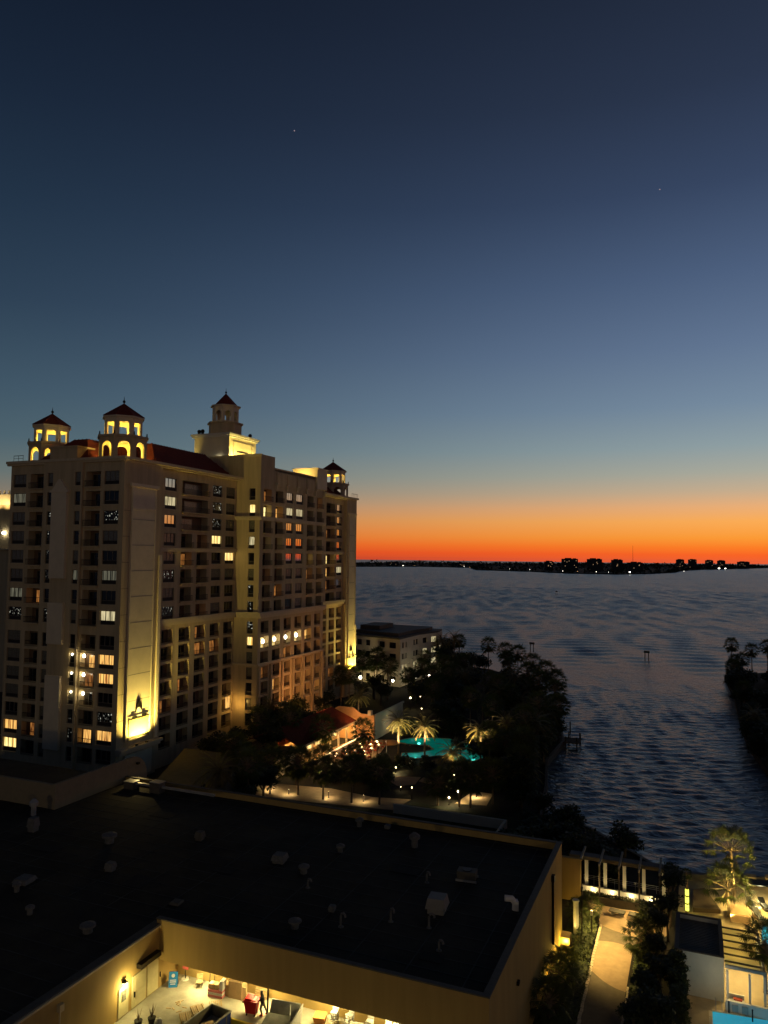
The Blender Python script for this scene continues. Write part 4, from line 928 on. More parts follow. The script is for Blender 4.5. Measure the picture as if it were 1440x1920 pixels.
def leafy(n=900, seed=3, h=1.0, lobes=7):
    random.seed(seed); b = MB(); L = [(random.uniform(-.55, .55), random.uniform(-.55, .55), random.uniform(-.3, .5)*h, random.uniform(.35, .6)) for _ in range(lobes)]
    for _ in range(n):
        x, y, z, r = random.choice(L); v = Vector((random.gauss(0, 1), random.gauss(0, 1), random.gauss(0, 1))).normalized()*r*random.uniform(.6, 1.05)
        c = Vector((x, y, z))+Vector((v.x, v.y, v.z*.8)); d = Vector((random.gauss(0, 1), random.gauss(0, 1), random.gauss(0, .6))).normalized()*random.uniform(.16, .28)
        lv(b, c, d, .085)
    return b.mesh('crown', leaf_d)
D1, D2 = date_crown(), date_crown(30, 3.0, 5); F1, F2 = fan_crown(), fan_crown(38, 9); F3, F4 = fan_crown(46, 12, 1.25, 1.15), fan_crown(50, 17, 1.3, 1.2); F5 = fan_crown(36, 31, 1.55, 1.15, 1.55, 10)
LF = [leafy(1000, s_, 1, 8) for s_ in (3, 4, 8)]
random.seed(21)
def trunk_mesh(h_, r0, r1, lean=0):
    b = MB(); k = 7; b.tube([(lean*(i/k)**2, 0, h_*i/k) for i in range(k+1)], [r0*(1.25 if i == 0 else 1)+(r1-r0)*i/k+(.015 if i % 2 else 0) for i in range(k+1)], 7)
    return b.mesh('trunk', bark)
def palm(kind, loc, h_, lb, sc=1, group=None, cat='palm tree', nm=None, lean=0.0, rz=None):
    rz = random.uniform(0, 6) if rz is None else rz
    t = thing(nm or ('date_palm' if kind == 'D' else 'fan_palm'), lb, cat, loc, rz, group)
    ob('trunk', trunk_mesh(h_, .2 if kind == 'D' else .16, .17 if kind == 'D' else .12, lean), t)
    ob('crown', random.choice([D1, D2] if kind == 'D' else [F3, F4] if kind == 'G' else [F5] if kind == 'H' else [F1, F2]), t, (lean, 0, h_), random.uniform(0, 6), sc); return t
def tree(loc, h_, r, lb, group, nm='broadleaf_tree'):
    t = thing(nm, lb, 'tree', loc, random.uniform(0, 6), group)
    b = MB(); b.tube([(0, 0, 0), (.05*r, 0, h_*.5), (0, .1*r, h_*.75)], [r*.08, r*.06, r*.03], 5)
    for a in (0, 2.1, 4.2): b.tube([(0.03*r, 0, h_*.4), (cos(a)*r*.45, sin(a)*r*.45, h_*.75)], [r*.045, r*.02], 4)
    part('trunk', b, bark_d, t)
    ob('crown', random.choice(LF), t, (0, 0, h_-r*.75*.95), random.uniform(0, 6), (r, r, r*.95)); return t
def uplight(x, y, z, pw, tx, ty, tz, col=YEL, spot=60):
    light('SPOT', (x, y, z), pw, col, .1, aim=(tx, ty, tz), spot=spot, blend=.8)
# lit date palms round the pool
for x, y, h_, lb, pw, sc in ((-54.2, 139.5, 7.6, 'lit date palm left of the turquoise pool', 900, 1), (-50.3, 144.0, 6.0, 'lit date palm standing before the pool water', 700, 1.0), (-38.2, 141.8, 7.0, 'lit date palm right of the pool with pale trunk', 800, 1.0),
        (-41.6, 134.8, 4.0, 'shorter dim date palm over the pool corner', 160, 1.05), (-71.5, 158.5, 8, 'dim date palm rising beside the restaurant gable', 60, 1)):
    palm('D', (x, y, 0), h_, lb, sc*1.12, 'date palms around the hotel pool')
    uplight(x+.9, y-2.2, 2.2, pw*8, x, y, h_+.5, (1, .74, .40), 80); uplight(x-1.9, y-.9, 2.2, pw*5.5, x, y, h_+1, (1, .72, .38), 80)
# row of dark fan palms along the garden walk
WP = [(-75.5, 114, 6.5, 'leftmost dark fan palm before the restaurant screen wall'), (-72, 111.8, 5.6, 'first dark fan palm in the row along the lit walk'), (-69.5, 117, 4.6, 'dark fan palm just behind the first two of the row'), (-66.4, 111.4, 5.2, 'second dark fan palm in the row along the lit walk'),
 (-64.8, 117.5, 4.3, 'dark fan palm behind the third of the row'), (-61.9, 113.0, 5.5, 'third dark fan palm in the row along the lit walk'), (-60.9, 120.5, 4.2, 'dark fan palm next to the bright lamp post of the walk'), (-57, 112.6, 5.0, 'fourth dark fan palm in the row, with bare trunk against the walk'),
 (-56, 122, 4.6, 'dark fan palm before the low plaza lamp'), (-52, 113, 5.6, 'fifth dark fan palm in the row along the lit walk'), (-47.5, 114, 5.0, 'last dark fan palm of the row at the walk end'), (-58.3, 131.5, 7.2, 'tall dark palm crossing the right end of the patio'), (-38.8, 117.6, 3.6, 'slim palm left of the two low bright lamps'),
 (-35.4, 118.4, 5.2, 'left of the two thick palm trunks before the right terrace'), (-33.6, 118.7, 4.6, 'right of the two thick palm trunks before the right terrace'), (-30.8, 122, 5, 'dark palm at the right edge of the terrace'), (-68.2, 134, 6.2, 'thin dark palm crossing the glowing restaurant front')]
for x, y, h_, lb in WP: palm('G', (x, y, 0), h_, lb, random.uniform(1.12, 1.4), 'dark fan palms of the garden walk')
def scatter(poly, n, hr, rr_, lb, group, z=0, excl=None, palmk=0):
    xs = [p[0] for p in poly]; ys = [p[1] for p in poly]; k = 0; tries = 0
    while k < n and tries < 4000:
        tries += 1; x, y = random.uniform(min(xs), max(xs)), random.uniform(min(ys), max(ys))
        if not inside((x, y), poly) or (excl and excl(x, y)): continue
        k += 1; h_ = random.uniform(*hr)
        if random.random() < palmk: palm(random.choice('GGD'), (x, y, z), h_*1.2, lb.replace('leafy tree', 'palm').replace('bush', 'palm').replace('dark tree', 'dark palm'), 1.25, group+' (palms)')
        else: tree((x, y, z), h_, random.uniform(*rr_), lb, group)
scatter([(-86, 118), (-77, 118), (-74, 146), (-84, 150)], 14, (5.5, 8), (2.2, 3.2), 'dark leafy tree at the foot of the hotel wall', 'trees at the hotel foot', palmk=.3)
scatter([(-92, 152), (-77, 150), (-77, 196), (-90, 200)], 14, (4.5, 7.5), (2.2, 3.2), 'dark leafy tree between restaurant and hotel', 'trees behind the restaurant', palmk=.3)
scatter([(-62, 166), (-30, 166), (-36, 205), (-52, 244), (-84, 240), (-80, 200), (-66, 190)], 62, (4.4, 7.0), (2.6, 3.8), 'dark leafy tree in the grove behind the pool', 'grove behind the pool', palmk=.5)
scatter([(-54, 236), (-70, 250), (-82, 262), (-92, 262), (-80, 232)], 12, (7, 11), (3, 4.2), 'dark leafy tree at the water by the small condominium', 'trees by the small condominium', palmk=.5)
scatter([(-26.5, 120), (-24, 121), (-26.5, 150), (-28, 168), (-31, 168), (-30, 140)], 22, (4.5, 7), (2.4, 3.4), 'dark leafy tree leaning over the shore right of the pool', 'shoreline trees', palmk=.5)
scatter([(-36.5, 124), (-26, 122), (-28.5, 165), (-35, 168), (-34, 145)], 26, (5, 8.5), (2.6, 3.8), 'dark leafy tree along the shore right of the pool', 'shore trees', palmk=.3)
scatter([(-24.5, 92), (-18, 90), (-14, 97), (-7.6, 100), (-8.5, 108), (-15, 115), (-23, 118)], 26, (2.6, 4.4), (2.0, 2.8), 'dark rounded bush between the low building and the water', 'bushes behind the low building')
scatter([(-45, 121), (-37, 121), (-37, 131), (-44, 130)], 5, (2, 3), (1.3, 1.9), 'dark bush by the walk lamps', 'bushes by the garden walk')
scatter([(-60, 121), (-50, 120), (-50, 126), (-59, 128)], 6, (2.4, 4.0), (1.5, 2.1), 'dark bush between patio and walk', 'bushes below the patio')
scatter([(-58, 127), (-46, 124), (-30, 128), (-30, 150), (-37, 142), (-46, 139), (-57, 138)], 26, (1.0, 2.2), (.9, 1.5), 'low dark shrub in the planting before the pool', 'low shrubs before the pool', excl=lambda x, y: -53 < x < -46 and 124 < y < 132)
scatter([(-68, 92), (-58, 92), (-62, 108), (-70, 108)], 8, (5.5, 7.5), (2, 3), 'dark tree beside the raised drive', 'trees by the raised drive', palmk=.4)
scatter([(-62, 156), (-58, 162), (-45, 164), (-36, 158), (-36, 166), (-62, 168)], 14, (1.5, 3.5), (1.4, 2.2), 'dark shrub on the far side of the pool', 'shrubs behind the pool')
scatter([(11.5, 280), (12.5, 200), (14, 165), (60, 150), (60, 295), (20, 296)], 60, (4.5, 8), (3, 4.5), 'dark leafy tree on the peninsula', 'trees of the peninsula')
for i, (x, y, h_) in enumerate(((11.8, 287, 11), (12.6, 281, 6), (18, 287, 9.5), (22.5, 283, 11.5), (24.5, 282, 9), (27, 281, 10), (30, 280, 10), (15, 284, 6.5), (29, 300, 8))):
    palm('G', (x, y, 0), h_, 'tall thin palm on the peninsula against the water', 1.25, 'tall palms of the peninsula')
for x, y, h_, lb in ((-37.5, 207, 9.5, 'tallest palm at the far end of the grove'), (-33.5, 199, 8.5, 'palm at the shore corner of the grove'), (-44, 222, 9.5, 'palm sticking out of the grove toward the channel'), (-36.5, 192, 9, 'palm on the bay side of the grove'), (-52, 238, 10, 'palm above the far grove edge'),
        (-31.5, 186, 8, 'palm on the shore above the jetty'), (-58, 246, 9.5, 'palm left of the far grove edge'), (-66, 255, 10, 'palm nearest the small condominium on the bay side'), (-41, 200, 10, 'second tall palm inside the grove end')): palm('G', (x, y, 0), h_, lb, 1.45, 'palms rising from the grove')
scatter([(10.4, 283), (11.3, 250), (11.0, 214), (11.2, 186), (13.6, 160), (15, 162), (13, 190), (13, 282)], 34, (3, 5.5), (2.0, 3.0), 'dark bush on the bank of the peninsula', 'bushes on the peninsula bank', palmk=.15)
for i, (x, y, h_) in enumerate(((-28.6, 171.5, 7.5), (-31, 176, 6.5), (-29.5, 166, 6.0))): palm('F', (x, y, 0), h_, 'leaning palm at the shore beside the small jetty', 1.5, 'palms by the jetty', lean=1.2)
scatter([(-101, 215), (-84, 212), (-82, 232), (-84, 250), (-90, 246), (-88, 222)], 10, (5, 8), (2.4, 3.2), 'dark leafy tree before the small condominium', 'trees before the small condominium', palmk=.5)
for x, y, h_, lb in ((-100.8, 211, 8.5, 'palm at the left before the small condominium'), (-94.5, 212, 8.0, 'twin palm before the small condominium'), (-90.5, 214, 9.5, 'tallest palm before the small condominium')): palm('F', (x, y, 0), h_, lb, 1.9)

# ================================================================== HOTEL GARDEN
b = MB(); b.prism([(-77, 108), (-44.5, 112.5), (-43.7, 118.5), (-50, 117), (-58.3, 118.3), (-70, 116.5), (-77, 115)], .0, .05); struct('garden_walk', b, paver)
b = MB(); b.prism([(-77, 100), (-27, 105), (-26, 117), (-43, 117.5), (-44, 111.6), (-60, 109.4), (-77, 107)], .0, .04); struct('lawn', b, lawn_m)
b = MB(); b.prism([(-52, 129.5), (-46.5, 131), (-46, 126.5), (-48.5, 124.5), (-51.5, 127)], 0, .06); struct('garden_plaza', b, paver)
b = MB(); b.prism([(-46, 131), (-38, 128), (-37.5, 126.3), (-46, 128.5)], 0, .055); struct('garden_path', b, paver)
b = MB(); b.prism([(-36.5, 119.5), (-31.5, 120.5), (-32, 127), (-35.5, 127)], 0, .05); struct('garden_terrace', b, paver)
b = MB(); b.prism([(-72, 131), (-60.3, 135), (-59.2, 141), (-62, 154), (-69, 153)], 0, .08); struct('patio_floor', b, paver)
tag(part('garden_wall', MB().box(-44, -26, 111.2, 111.6, 0, 1.4).box(-26.4, -26, 106, 111.2, 0, 1.4), stucco_l), 'low pale wall end behind the flat roof near the bay', 'wall')
# pool: sunk basin, water lit by emission put into its material
poolw = mat('self_lit_pool_water', (.0, .30, .24), .08, emit=(.0, .50, .38), es=.13, var=.3, scale=.5)
def ring(pts): return pts
pool_poly = [(-60.3, 153.5), (-58.4, 157.5), (-55, 159.5), (-50.5, 160.5), (-46, 158.5), (-43.5, 155), (-43.4, 152.2), (-40.6, 152), (-39.2, 149), (-40.5, 145.5), (-43.5, 143.5), (-46.2, 146.8), (-48.5, 146.0), (-51, 142.5), (-54.5, 142), (-55.5, 145), (-52.5, 147), (-50.5, 150.5), (-52.6, 153.2), (-57, 152.4)]
b = MB(); b.prism(pool_poly, 0, .1); struct('hotel_pool_water', b, poolw)
t = thing('hotel_pool_edge', 'pale coping stones around the turquoise freeform pool', 'pool edge')
for i in range(len(pool_poly)):
    a = Vector((*pool_poly[i], 0)); c_ = Vector((*pool_poly[(i+1) % len(pool_poly)], 0)); d = (c_-a).normalized(); n = Vector((d.y, -d.x, 0))*-.2; z1 = Vector((0, 0, .2))
    part('coping_stone', MB().hexa([a, c_, c_+n, a+n, a+z1, c_+z1, c_+n+z1, a+n+z1]), paver_d, t)
for x, y in ((-56, 156.5), (-48, 156), (-52.5, 144.5), (-41.5, 148.5)):
    light('POINT', (x, y, .8), 40, (.1, 1, .8), .3)
# restaurant
rs_ = thing('poolside_restaurant', 'low restaurant with dark red tiled roof and glowing open front by the pool', 'building')
b = MB(); b.box(-80, -73.2, 127, 152, 0, 3.8); b.box(-73.2, -69.4, 127, 127.3, 0, 3.8); part('wall', b, mat('restaurant_plaster', (.6, .4, .18), var=.12), rs_)
b = MB(); b.hexa([(-69, 126.5, 4.0), (-69, 151.8, 4.0), (-75, 151.8, 6.4), (-75, 126.5, 6.4), (-69, 126.5, 4.2), (-69, 151.8, 4.2), (-75, 151.8, 6.6), (-75, 126.5, 6.6)])
b.hexa([(-75, 126.5, 6.4), (-75, 151.8, 6.4), (-81, 151.8, 4.0), (-81, 126.5, 4.0), (-75, 126.5, 6.6), (-75, 151.8, 6.6), (-81, 151.8, 4.2), (-81, 126.5, 4.2)])
for k in range(42): y = 126.8+k*.6; b.hexa([(-69, y, 4.2), (-69, y+.2, 4.2), (-75, y+.2, 6.6), (-75, y, 6.6), (-69, y, 4.3), (-69, y+.2, 4.3), (-75, y+.2, 6.7), (-75, y, 6.7)])
part('roof', b, tile, rs_)
part('eave', MB().box(-69.05, -68.8, 126.5, 151.8, 3.75, 4.1), trim, rs_)
b = MB(); b.prism([(-75.6, 152), (-64.8, 152), (-64.8, 152.5), (-75.6, 152.5)], 0, 5.6); b.hexa([(-75.6, 152, 5.6), (-68, 152, 5.6), (-68, 152.5, 5.6), (-75.6, 152.5, 5.6), (-73.5, 152, 6.8), (-70, 152, 6.8), (-70, 152.5, 6.8), (-73.5, 152.5, 6.8)]); part('gable_parapet', b, mat('orange_plaster', (.62, .36, .16), var=.08), rs_)
part('side_wall', MB().box(-65.4, -65.0, 152.5, 170, 0, 5.4).box(-65.0, -64.7, 152.5, 170, 5.2, 5.6), stucco_l, rs_)
part('chimney', MB().box(-66, -65.2, 151.2, 152, 5.6, 6.6), stucco_l, rs_)
for k in range(7): part('column', MB().cyl(-69.3, 128+k*3.9, 0, 3.8, .22, n=8).box(-69.6, -69.0, 127.7+k*3.9, 128.3+k*3.9, 3.5, 3.8), stucco_l, rs_)
for k in range(6): part('window', MB().box(-73.19, -73.1, 129+k*3.9, 131+k*3.9, .8, 2.9), lit_y, rs_)
b = MB(); b.box(-67.8, -67.4, 131, 151, 0, .9); part('terrace_wall', b, stucco_l, rs_); part('rope_light', MB().box(-67.78, -67.42, 131, 151, .9, .96), bulb('rope_light_glow', (1, .7, .32), 2.2), rs_)
for y in (129, 133.5, 138, 142.5, 147, 150): light('POINT', (-71, y, 3.1), 420, (1, .6, .2), .15)
light('POINT', (-68.0, 149.5, 6.2), 260, (1, .5, .18), .2)
light('POINT', (-62.5, 160, 2), 60, (1, .75, .45), .2)
tag(part('garden_screen_wall', MB().box(-70.4, -70, 113.5, 126.5, 0, 2.9).box(-70.5, -69.9, 113.5, 126.5, 2.9, 3.05), stucco_l), 'tan screen wall left of the restaurant front', 'wall')
light('POINT', (-68.3, 120.5, 1.6), 70, (1, .68, .3), .2)
for x, y, h_, q in ((-74.5, 125.5, 7.5, 'left'), (-76, 131, 8, 'middle'), (-77.5, 137, 7.5, 'right')): tree((x, y, 0), h_, 2.7, q+' one of the three dark trees covering the restaurant roof', None)
t = thing('added_ridge_spot', 'small lamp added on the restaurant ridge to warm the hotel', 'lamp', (-75, 149, 6.6)); part('housing', MB().box(-.3, 0, -.2, .2, 0, .3), dark_metal, t)
light('SPOT', (-75.6, 149, 7.1), 5200, (1, .42, .12), .15, aim=(-87.4, 160, 9), spot=125, blend=1)  # added lamp stands in for patio glow on the hotel wall
# patio tables & umbrellas
tabs = 0
brown = mat('brown_wicker', (.16, .07, .03), .7, var=.2); redc = mat('red_cushion', (.42, .06, .03), .8, var=.1)
seat0 = None
def copy_tree(o, parent=None):
    c = o.copy(); C.objects.link(c); c.parent = parent
    for ch in o.children: copy_tree(ch, c)
    return c
tb0 = thing('patio_table', 'round patio table with a candle on the restaurant terrace', 'table', (0, 0, 0), 0, 'tables on the restaurant patio')
part('table_top', MB().cyl(0, 0, .7, .75, .5, n=10), white_m, tb0); part('leg', MB().cyl(0, 0, 0, .7, .06), dark_metal, tb0); part('candle', MB().ball(0, 0, .86, .11), b_warm, tb0)
ch0 = thing('patio_chair', 'brown patio chair with red cushion on the restaurant terrace', 'chair', (0, 0, 0), 0, 'chairs on the restaurant patio')
part('seat', MB().box(-.3, .3, -.3, .3, .35, .5), redc, ch0); part('backrest', MB().box(-.3, .3, .25, .33, .5, 1.0), brown, ch0)
for x in (-.26, .26):
    for y in (-.26, .26): part('leg', MB().cyl(x, y, 0, .35, .03, n=5), brown, ch0)
fi = True; fc = True
for i in range(4):
    for j in range(5):
        x, y = -66.2+i*1.9+random.uniform(-.3, .3)+j*.35, 136.2+j*3.1+i*.5+random.uniform(-.3, .3)
        if x > -60.3: continue
        tt = tb0 if fi else copy_tree(tb0); fi = False; tt.location = (x, y, .08)
        for a in (0.4, 2.5, 4.6):
            cc = ch0 if fc else copy_tree(ch0); fc = False; aa = a+random.uniform(-.3, .3); cc.location = (x+cos(aa)*.85, y+sin(aa)*.85, .08); cc.rotation_euler = (0, 0, aa-pi/2)
for x, y in ((-65, 137), (-62, 141), (-63.5, 147)): light('POINT', (x, y, 2.2), 110, (1, .5, .22), .2)
t = thing('round_bar_canopy', 'orange lit half round canopy beside the patio', 'canopy', (-58.4, 143.6, 0)); b = MB()
for i in range(8):
    a, c_ = -1.2+2.6*i/8, -1.2+2.6*(i+1)/8; b.hexa([(0, 0, 2.7), (2.6*cos(a), 2.6*sin(a), 2.2), (2.6*cos(c_), 2.6*sin(c_), 2.2), (0, 0.001, 2.7), (0, 0, 2.8), (2.6*cos(a), 2.6*sin(a), 2.3), (2.6*cos(c_), 2.6*sin(c_), 2.3), (0, 0.001, 2.8)])
part('canopy_top', b, mat('orange_canvas', (.6, .28, .08), .8, var=.1), t); part('pole', MB().cyl(0, 0, 0, 2.7, .1), white_m, t); light('POINT', (-58.8, 141.8, 4.2), 60, (1, .65, .3), .1)
# lamp posts in the garden
def lamp_post(x, y, h_, lb, pw, r=.16, col=(1, .78, .4), m=None, z=0):
    t = thing('garden_lamp', lb, 'lamp', (x, y, z), 0, 'glowing lamps in the gardens')
    part('pole', MB().cyl(0, 0, 0, h_, .05, n=6).cyl(0, 0, 0, .12, .14, n=8), dark_metal, t); r *= .62; part('globe', MB().ball(0, 0, h_+r, r, n=10, h=7), m or b_lamp, t)
    light('SPOT', (x, y-.25, z+h_+r), pw*1.5, col, .12, aim=(x, y-.3, z-5), spot=165, blend=.5); return t
for x, y, h_, pw, r, lb in ((-60.1, 118.0, 2.7, 150, .24, 'bright lamp post among the palms of the walk'), (-43.7, 118.8, 1.8, 40, .17, 'small white lamp on the lawn before the round bush'), (-37.2, 118.6, 1.0, 190, .26, 'left of the two low bright lamps near the terrace'), (-36.2, 120.4, 1.6, 190, .27, 'right of the two low bright lamps near the terrace'),
        (-38.6, 126.0, 2.6, 80, .18, 'white globe lamp above the terrace palms'), (-69.2, 186.5, 3.0, 160, .36, 'bright lamp deep in the grove behind the pool'), (-66.9, 187.8, 3.4, 30, .16, 'smaller lamp right of the grove lamp'), (-64.9, 133.2, 1.2, 160, .26, 'bright lamp at the near edge of the patio'),
        (-50.0, 135.3, 1.3, 260, .26, 'bright lamp in the planting before the pool'), (-59.6, 141.6, 2.6, 60, .2, 'lamp at the corner of the round canopy'), (-51.8, 132.0, .8, 240, .2, 'low lamp lighting the small plaza'), (-63.5, 112.6, .8, 90, .15, 'added low lamp at the left of the garden walk'),
        (-67.5, 113.6, .8, 160, .2, 'added low lamp lighting the walk near its left end'), (-39.3, 137.0, .5, 30, .16, 'small white lamp at the foot of the right date palm'), (-56.6, 113.8, 1.0, 150, .1, 'path light on the walk below the palms'), (-50.5, 114.4, 1.0, 150, .1, 'path light near the walk end'), (-55.3, 130.2, .7, 10, .12, 'tiny lamp among the dark bushes'), (-34.2, 124.2, .8, 150, .14, 'lamp lighting the right terrace'),
        (-62.0, 175.0, 3.0, 10, .2, 'dim lamp seen between the grove trees'), (-49.0, 141.5, .4, 50, .14, 'small light by the pool edge'), (-71.8, 112.2, .8, 50, .12, 'first added path light at the left walk end'), (-47.0, 122.2, .6, 10, .12, 'tiny lamp by the dark round bush')):
    lamp_post(x, y, h_, lb, pw*(.65 if 'path light' in lb else 1), .06 if 'path light' in lb or 'left end' in lb or 'left of the garden walk' in lb else r)  # walk lamps are added for the glow on the paving, globes kept tiny
tree((-43.6, 146.4, 0), 3.6, 2.0, 'dark bush overlapping the middle of the turquoise pool', None)
tree((-41.0, 146.6, 0), 2.8, 1.7, 'dark bush covering the right corner of the turquoise pool', None)
# lush lit plants before the pool
for x, y, lb in ((-53.2, 137.0, 'lit yellow green shrub left of the bright lamp'), (-50.8, 136.6, 'lit shrub beside the bright lamp'), (-47.4, 135.8, 'lit shrub right of the bright lamp'), (-48.6, 139.6, 'small pale shrub at the pool edge')):
    t = thing('garden_shrub', lb, 'shrub', (x, y, 0), random.random()*6, 'lit shrubs before the pool'); part('stem', MB().cyl(0, 0, 0, .6, .06), bark_d, t); c = ob('foliage', LF[0].copy(), t, (0, 0, .9), 0, 1.1); c.data.materials[0] = hedge_m
# lifeguard chair
t = thing('lifeguard_chair', 'white wooden chair frame on the dark shore right of the pool', 'chair', (-29.6, 143.5, 0), .4); part('seat', MB().box(-.6, .6, -.5, .5, 1.2, 1.35), white_m, t); part('backrest', MB().box(-.6, .6, .4, .5, 1.35, 2.4), white_m, t)
for x in (-.55, .55):
    for y in (-.45, .45): part('leg', MB().box(x-.06, x+.06, y-.06, y+.06, 0, 1.2), white_m, t)
light('POINT', (-29.6, 142.4, 3.0), 12, (.8, .95, .9), .1)
# jetty
t = thing('timber_jetty', 'small dark timber jetty at the tree lined shore', 'jetty', (-27.5, 170, -1.2)); part('deck', MB().box(-1.5, 4, -2, 3, 1.2, 1.4), bark_d, t)
for x in (-1, 1.2, 3.6):
    for y in (-1.8, 2.8): part('pile', MB().cyl(x, y, -.6, 2.6, .14), bark_d, t)
for x, y, h_, lb in ((-27.6, 183.5, 3.0, 'tall dark piling off the jetty'), (-23.9, 173.7, 2.6, 'dark piling nearest the jetty')): tag(part('mooring_piling', MB().cyl(0, 0, 0, h_, .16, .13), bark_d, loc=(x, y, -1.5)), lb, 'piling', 'pilings in the bay')
for x, y, lb in ((-97.5, 327, 'channel marker platform left in the bay'), (-66.7, 334, 'channel marker pole in the middle of the bay'), (-18.1, 325, 'channel marker pole right in the bay'), (-147, 879, 'distant channel marker far out in the bay')):
    t = thing('channel_marker', lb, 'marker', (x, y, -1.5), 0, 'channel markers'); part('pile', MB().cyl(-.7, 0, 0, 4.2, .16), bark_d, t); part('pile', MB().cyl(.7, 0, 0, 4.2, .16), bark_d, t); part('board', MB().box(-1.1, 1.1, -.1, .1, 3.6, 4.5), coping, t)

# ================================================================== SMALL CONDOMINIUM BEHIND
sc_ = thing('small_condominium', 'four storey cream condominium with dark roof beside the bay', 'building', (-84.2, 217.5, 0), 0)
PQ = [(-22, 7.5), (-9, 2.5), (0, 0), (0.5, 16), (3.5, 27), (2.5, 34), (-20, 36)]   # local footprint
cols = {0: [(1.2, 3.4), (5, 7.2), (9, 11)], 1: [(1.0, 3.2), (5.0, 7.6)], 2: [(1.6, 3.0), (4.4, 5.4), (11, 12.4), (13, 15)], 3: [(2, 4.5), (7, 10)], 4: [(2, 4.6)]}
CW = 14.6
for i in range(5):
    p, q = Vector(PQ[i]), Vector(PQ[i+1]); d = q-p; L = d.length; d /= L; n = Vector((d.y, -d.x))
    P = lambda u, w_, z, p=p, d=d, n=n: (p.x+d.x*u+n.x*w_, p.y+d.y*u+n.y*w_, z)
    ops = []
    for k in range(4):
        for a, c_ in cols[i]:
            if c_ < L: ops.append((a, c_, 1.2+k*3.5, 3.0+k*3.5, .4))
    facade('wall', P, 0, L, 0, CW, ops, stucco_l, sc_)
    for a, c_, z0, z1, e in ops:
        lit_ = (i, round(z0, 1)) in ((3, 8.2), (2, 4.7), (4, 8.2)) or (i == 3 and a > 6 and 4 < z0 < 12 and a < 8)
        b = MB(); b.fbox(P, a+.05, c_-.05, -.3, -.25, z0+.05, z1-.05); part('window', b, lit_w if lit_ else g_dark, sc_)
b = MB(); b.prism([(x*1.03-.2, y*1.02-.4) for x, y in PQ], CW, CW+.5); b.prism([(x*.8-2, y*.8+3.5) for x, y in PQ], CW+.5, CW+1.5); part('roof', b, coping, sc_)
part('roof_block', MB().box(-19, -12, 12, 24, CW+.5, CW+2.8), coping, sc_)
light('POINT', (-97, 214, 1.8), 600, (1, .75, .35), .3); light('POINT', (-78, 224, 2.0), 140, (1, .75, .35), .3)
for x, y, r, lb in ((-98.5, 212.5, .5, 'left of the carport lamps'), (-95.5, 212.8, .5, 'middle of the carport lamps'), (-84.2, 211.5, .4, 'lamp right of the carport lamps'), (-80.5, 221, .45, 'first lamp at the right of the condominium'), (-77.0, 224.5, .5, 'second lamp at the right of the condominium'), (-81.8, 216, .3, 'small lamp before the condominium corner')):
    t = thing('garden_lamp', lb, 'lamp', (x, y, 0), 0, 'lamps before the small condominium'); part('pole', MB().cyl(0, 0, 0, 2.6, .06), dark_metal, t); part('globe', MB().ball(0, 0, 2.9, r), b_white, t)
for x, y in ((11.0, 262, ), (11.6, 252)): 
    lamp_post(x, y, 1.4, 'white dock lamp on the peninsula shore, %s' % ('farther one' if y > 255 else 'nearer one'), 3, .35)
for x, y in ((26.0, 262), (27.8, 262)):
    lamp_post(x, y, 3.0, 'greenish white lamp among peninsula trees, %s' % ('left one' if x < 27 else 'right one'), 5, .5, (.7, 1, .85), bulb('lamp_glow_green', (.7, 1, .85), 6))

# ================================================================== PERGOLA TERRACE AND WALKWAY (right)
tag(part('screen_wall', MB().box(-13.3, -12.7, 92.0, 92.4, 0, 4.7).box(-16, -13.3, 92.0, 92.4, 0, 4.7).box(-16, -12.6, 91.95, 92.45, 4.7, 4.85), wall_tan), 'tan screen wall between the low building and the pergola', 'wall')
pg = thing('concrete_pergola', 'pale pergola of posts and rafters with glowing wall lights', 'pergola', (0, 0, 0))
for k in range(5):
    x = -12.85+k*2.2
    part('post', MB().box(x-.09, x+.09, 92.4, 92.6, .9, 4.33), coping, pg)
    part('rafter', MB().box(x-.1, x+.1, 92.2, 97.2, 4.33, 4.6), concrete, pg)
    part('post', MB().box(x+.12, x+.5, 95.6, 96.0, 0, 3.9), white_m, pg)
part('beam', MB().box(-14.4, -3.2, 94.6, 95.9, 3.9, 4.33), coping, pg)
b = MB(); b.box(-13.2, -3.4, 92.2, 92.6, 0, .9); part('planter_wall', b, coping, pg); b = MB()
for _ in range(900):
    d = Vector((random.gauss(0, 1), random.gauss(0, 1), random.gauss(.6, .5))).normalized()*.3; lv(b, Vector((random.uniform(-13.1, -3.5), random.uniform(92.25, 92.8), random.uniform(.85, 1.05))), d, .06)
part('planter_foliage', b, hedge_m, pg)['kind'] = 'stuff'
b = MB(); b.box(-13, -3.4, 95.0, 95.3, 0, .75); part('back_wall', b, white_m, pg)
b = MB()
for z in (.95, 1.15, 1.35): b.box(-13, -3.4, 96.6, 96.65, z, z+.05)
for k in range(9): b.box(-13+k*1.2, -12.95+k*1.2, 96.6, 96.65, 0, 1.4)
part('guard_rail', b, galv, pg)
for k in range(4):
    x = -11.7+k*2.2; part('wall_light', MB().box(x-.14, x+.14, 94.9, 94.99, .35, .5), bulb('pergola_light_glow', (1, .85, .5), 9), pg)
    light('POINT', (x, 94.55, .55), 42, (1, .74, .30), .08)
b = MB(); b.box(-13.2, -3.4, 92.6, 97, 0, .06); struct('pergola_floor', b, paver)
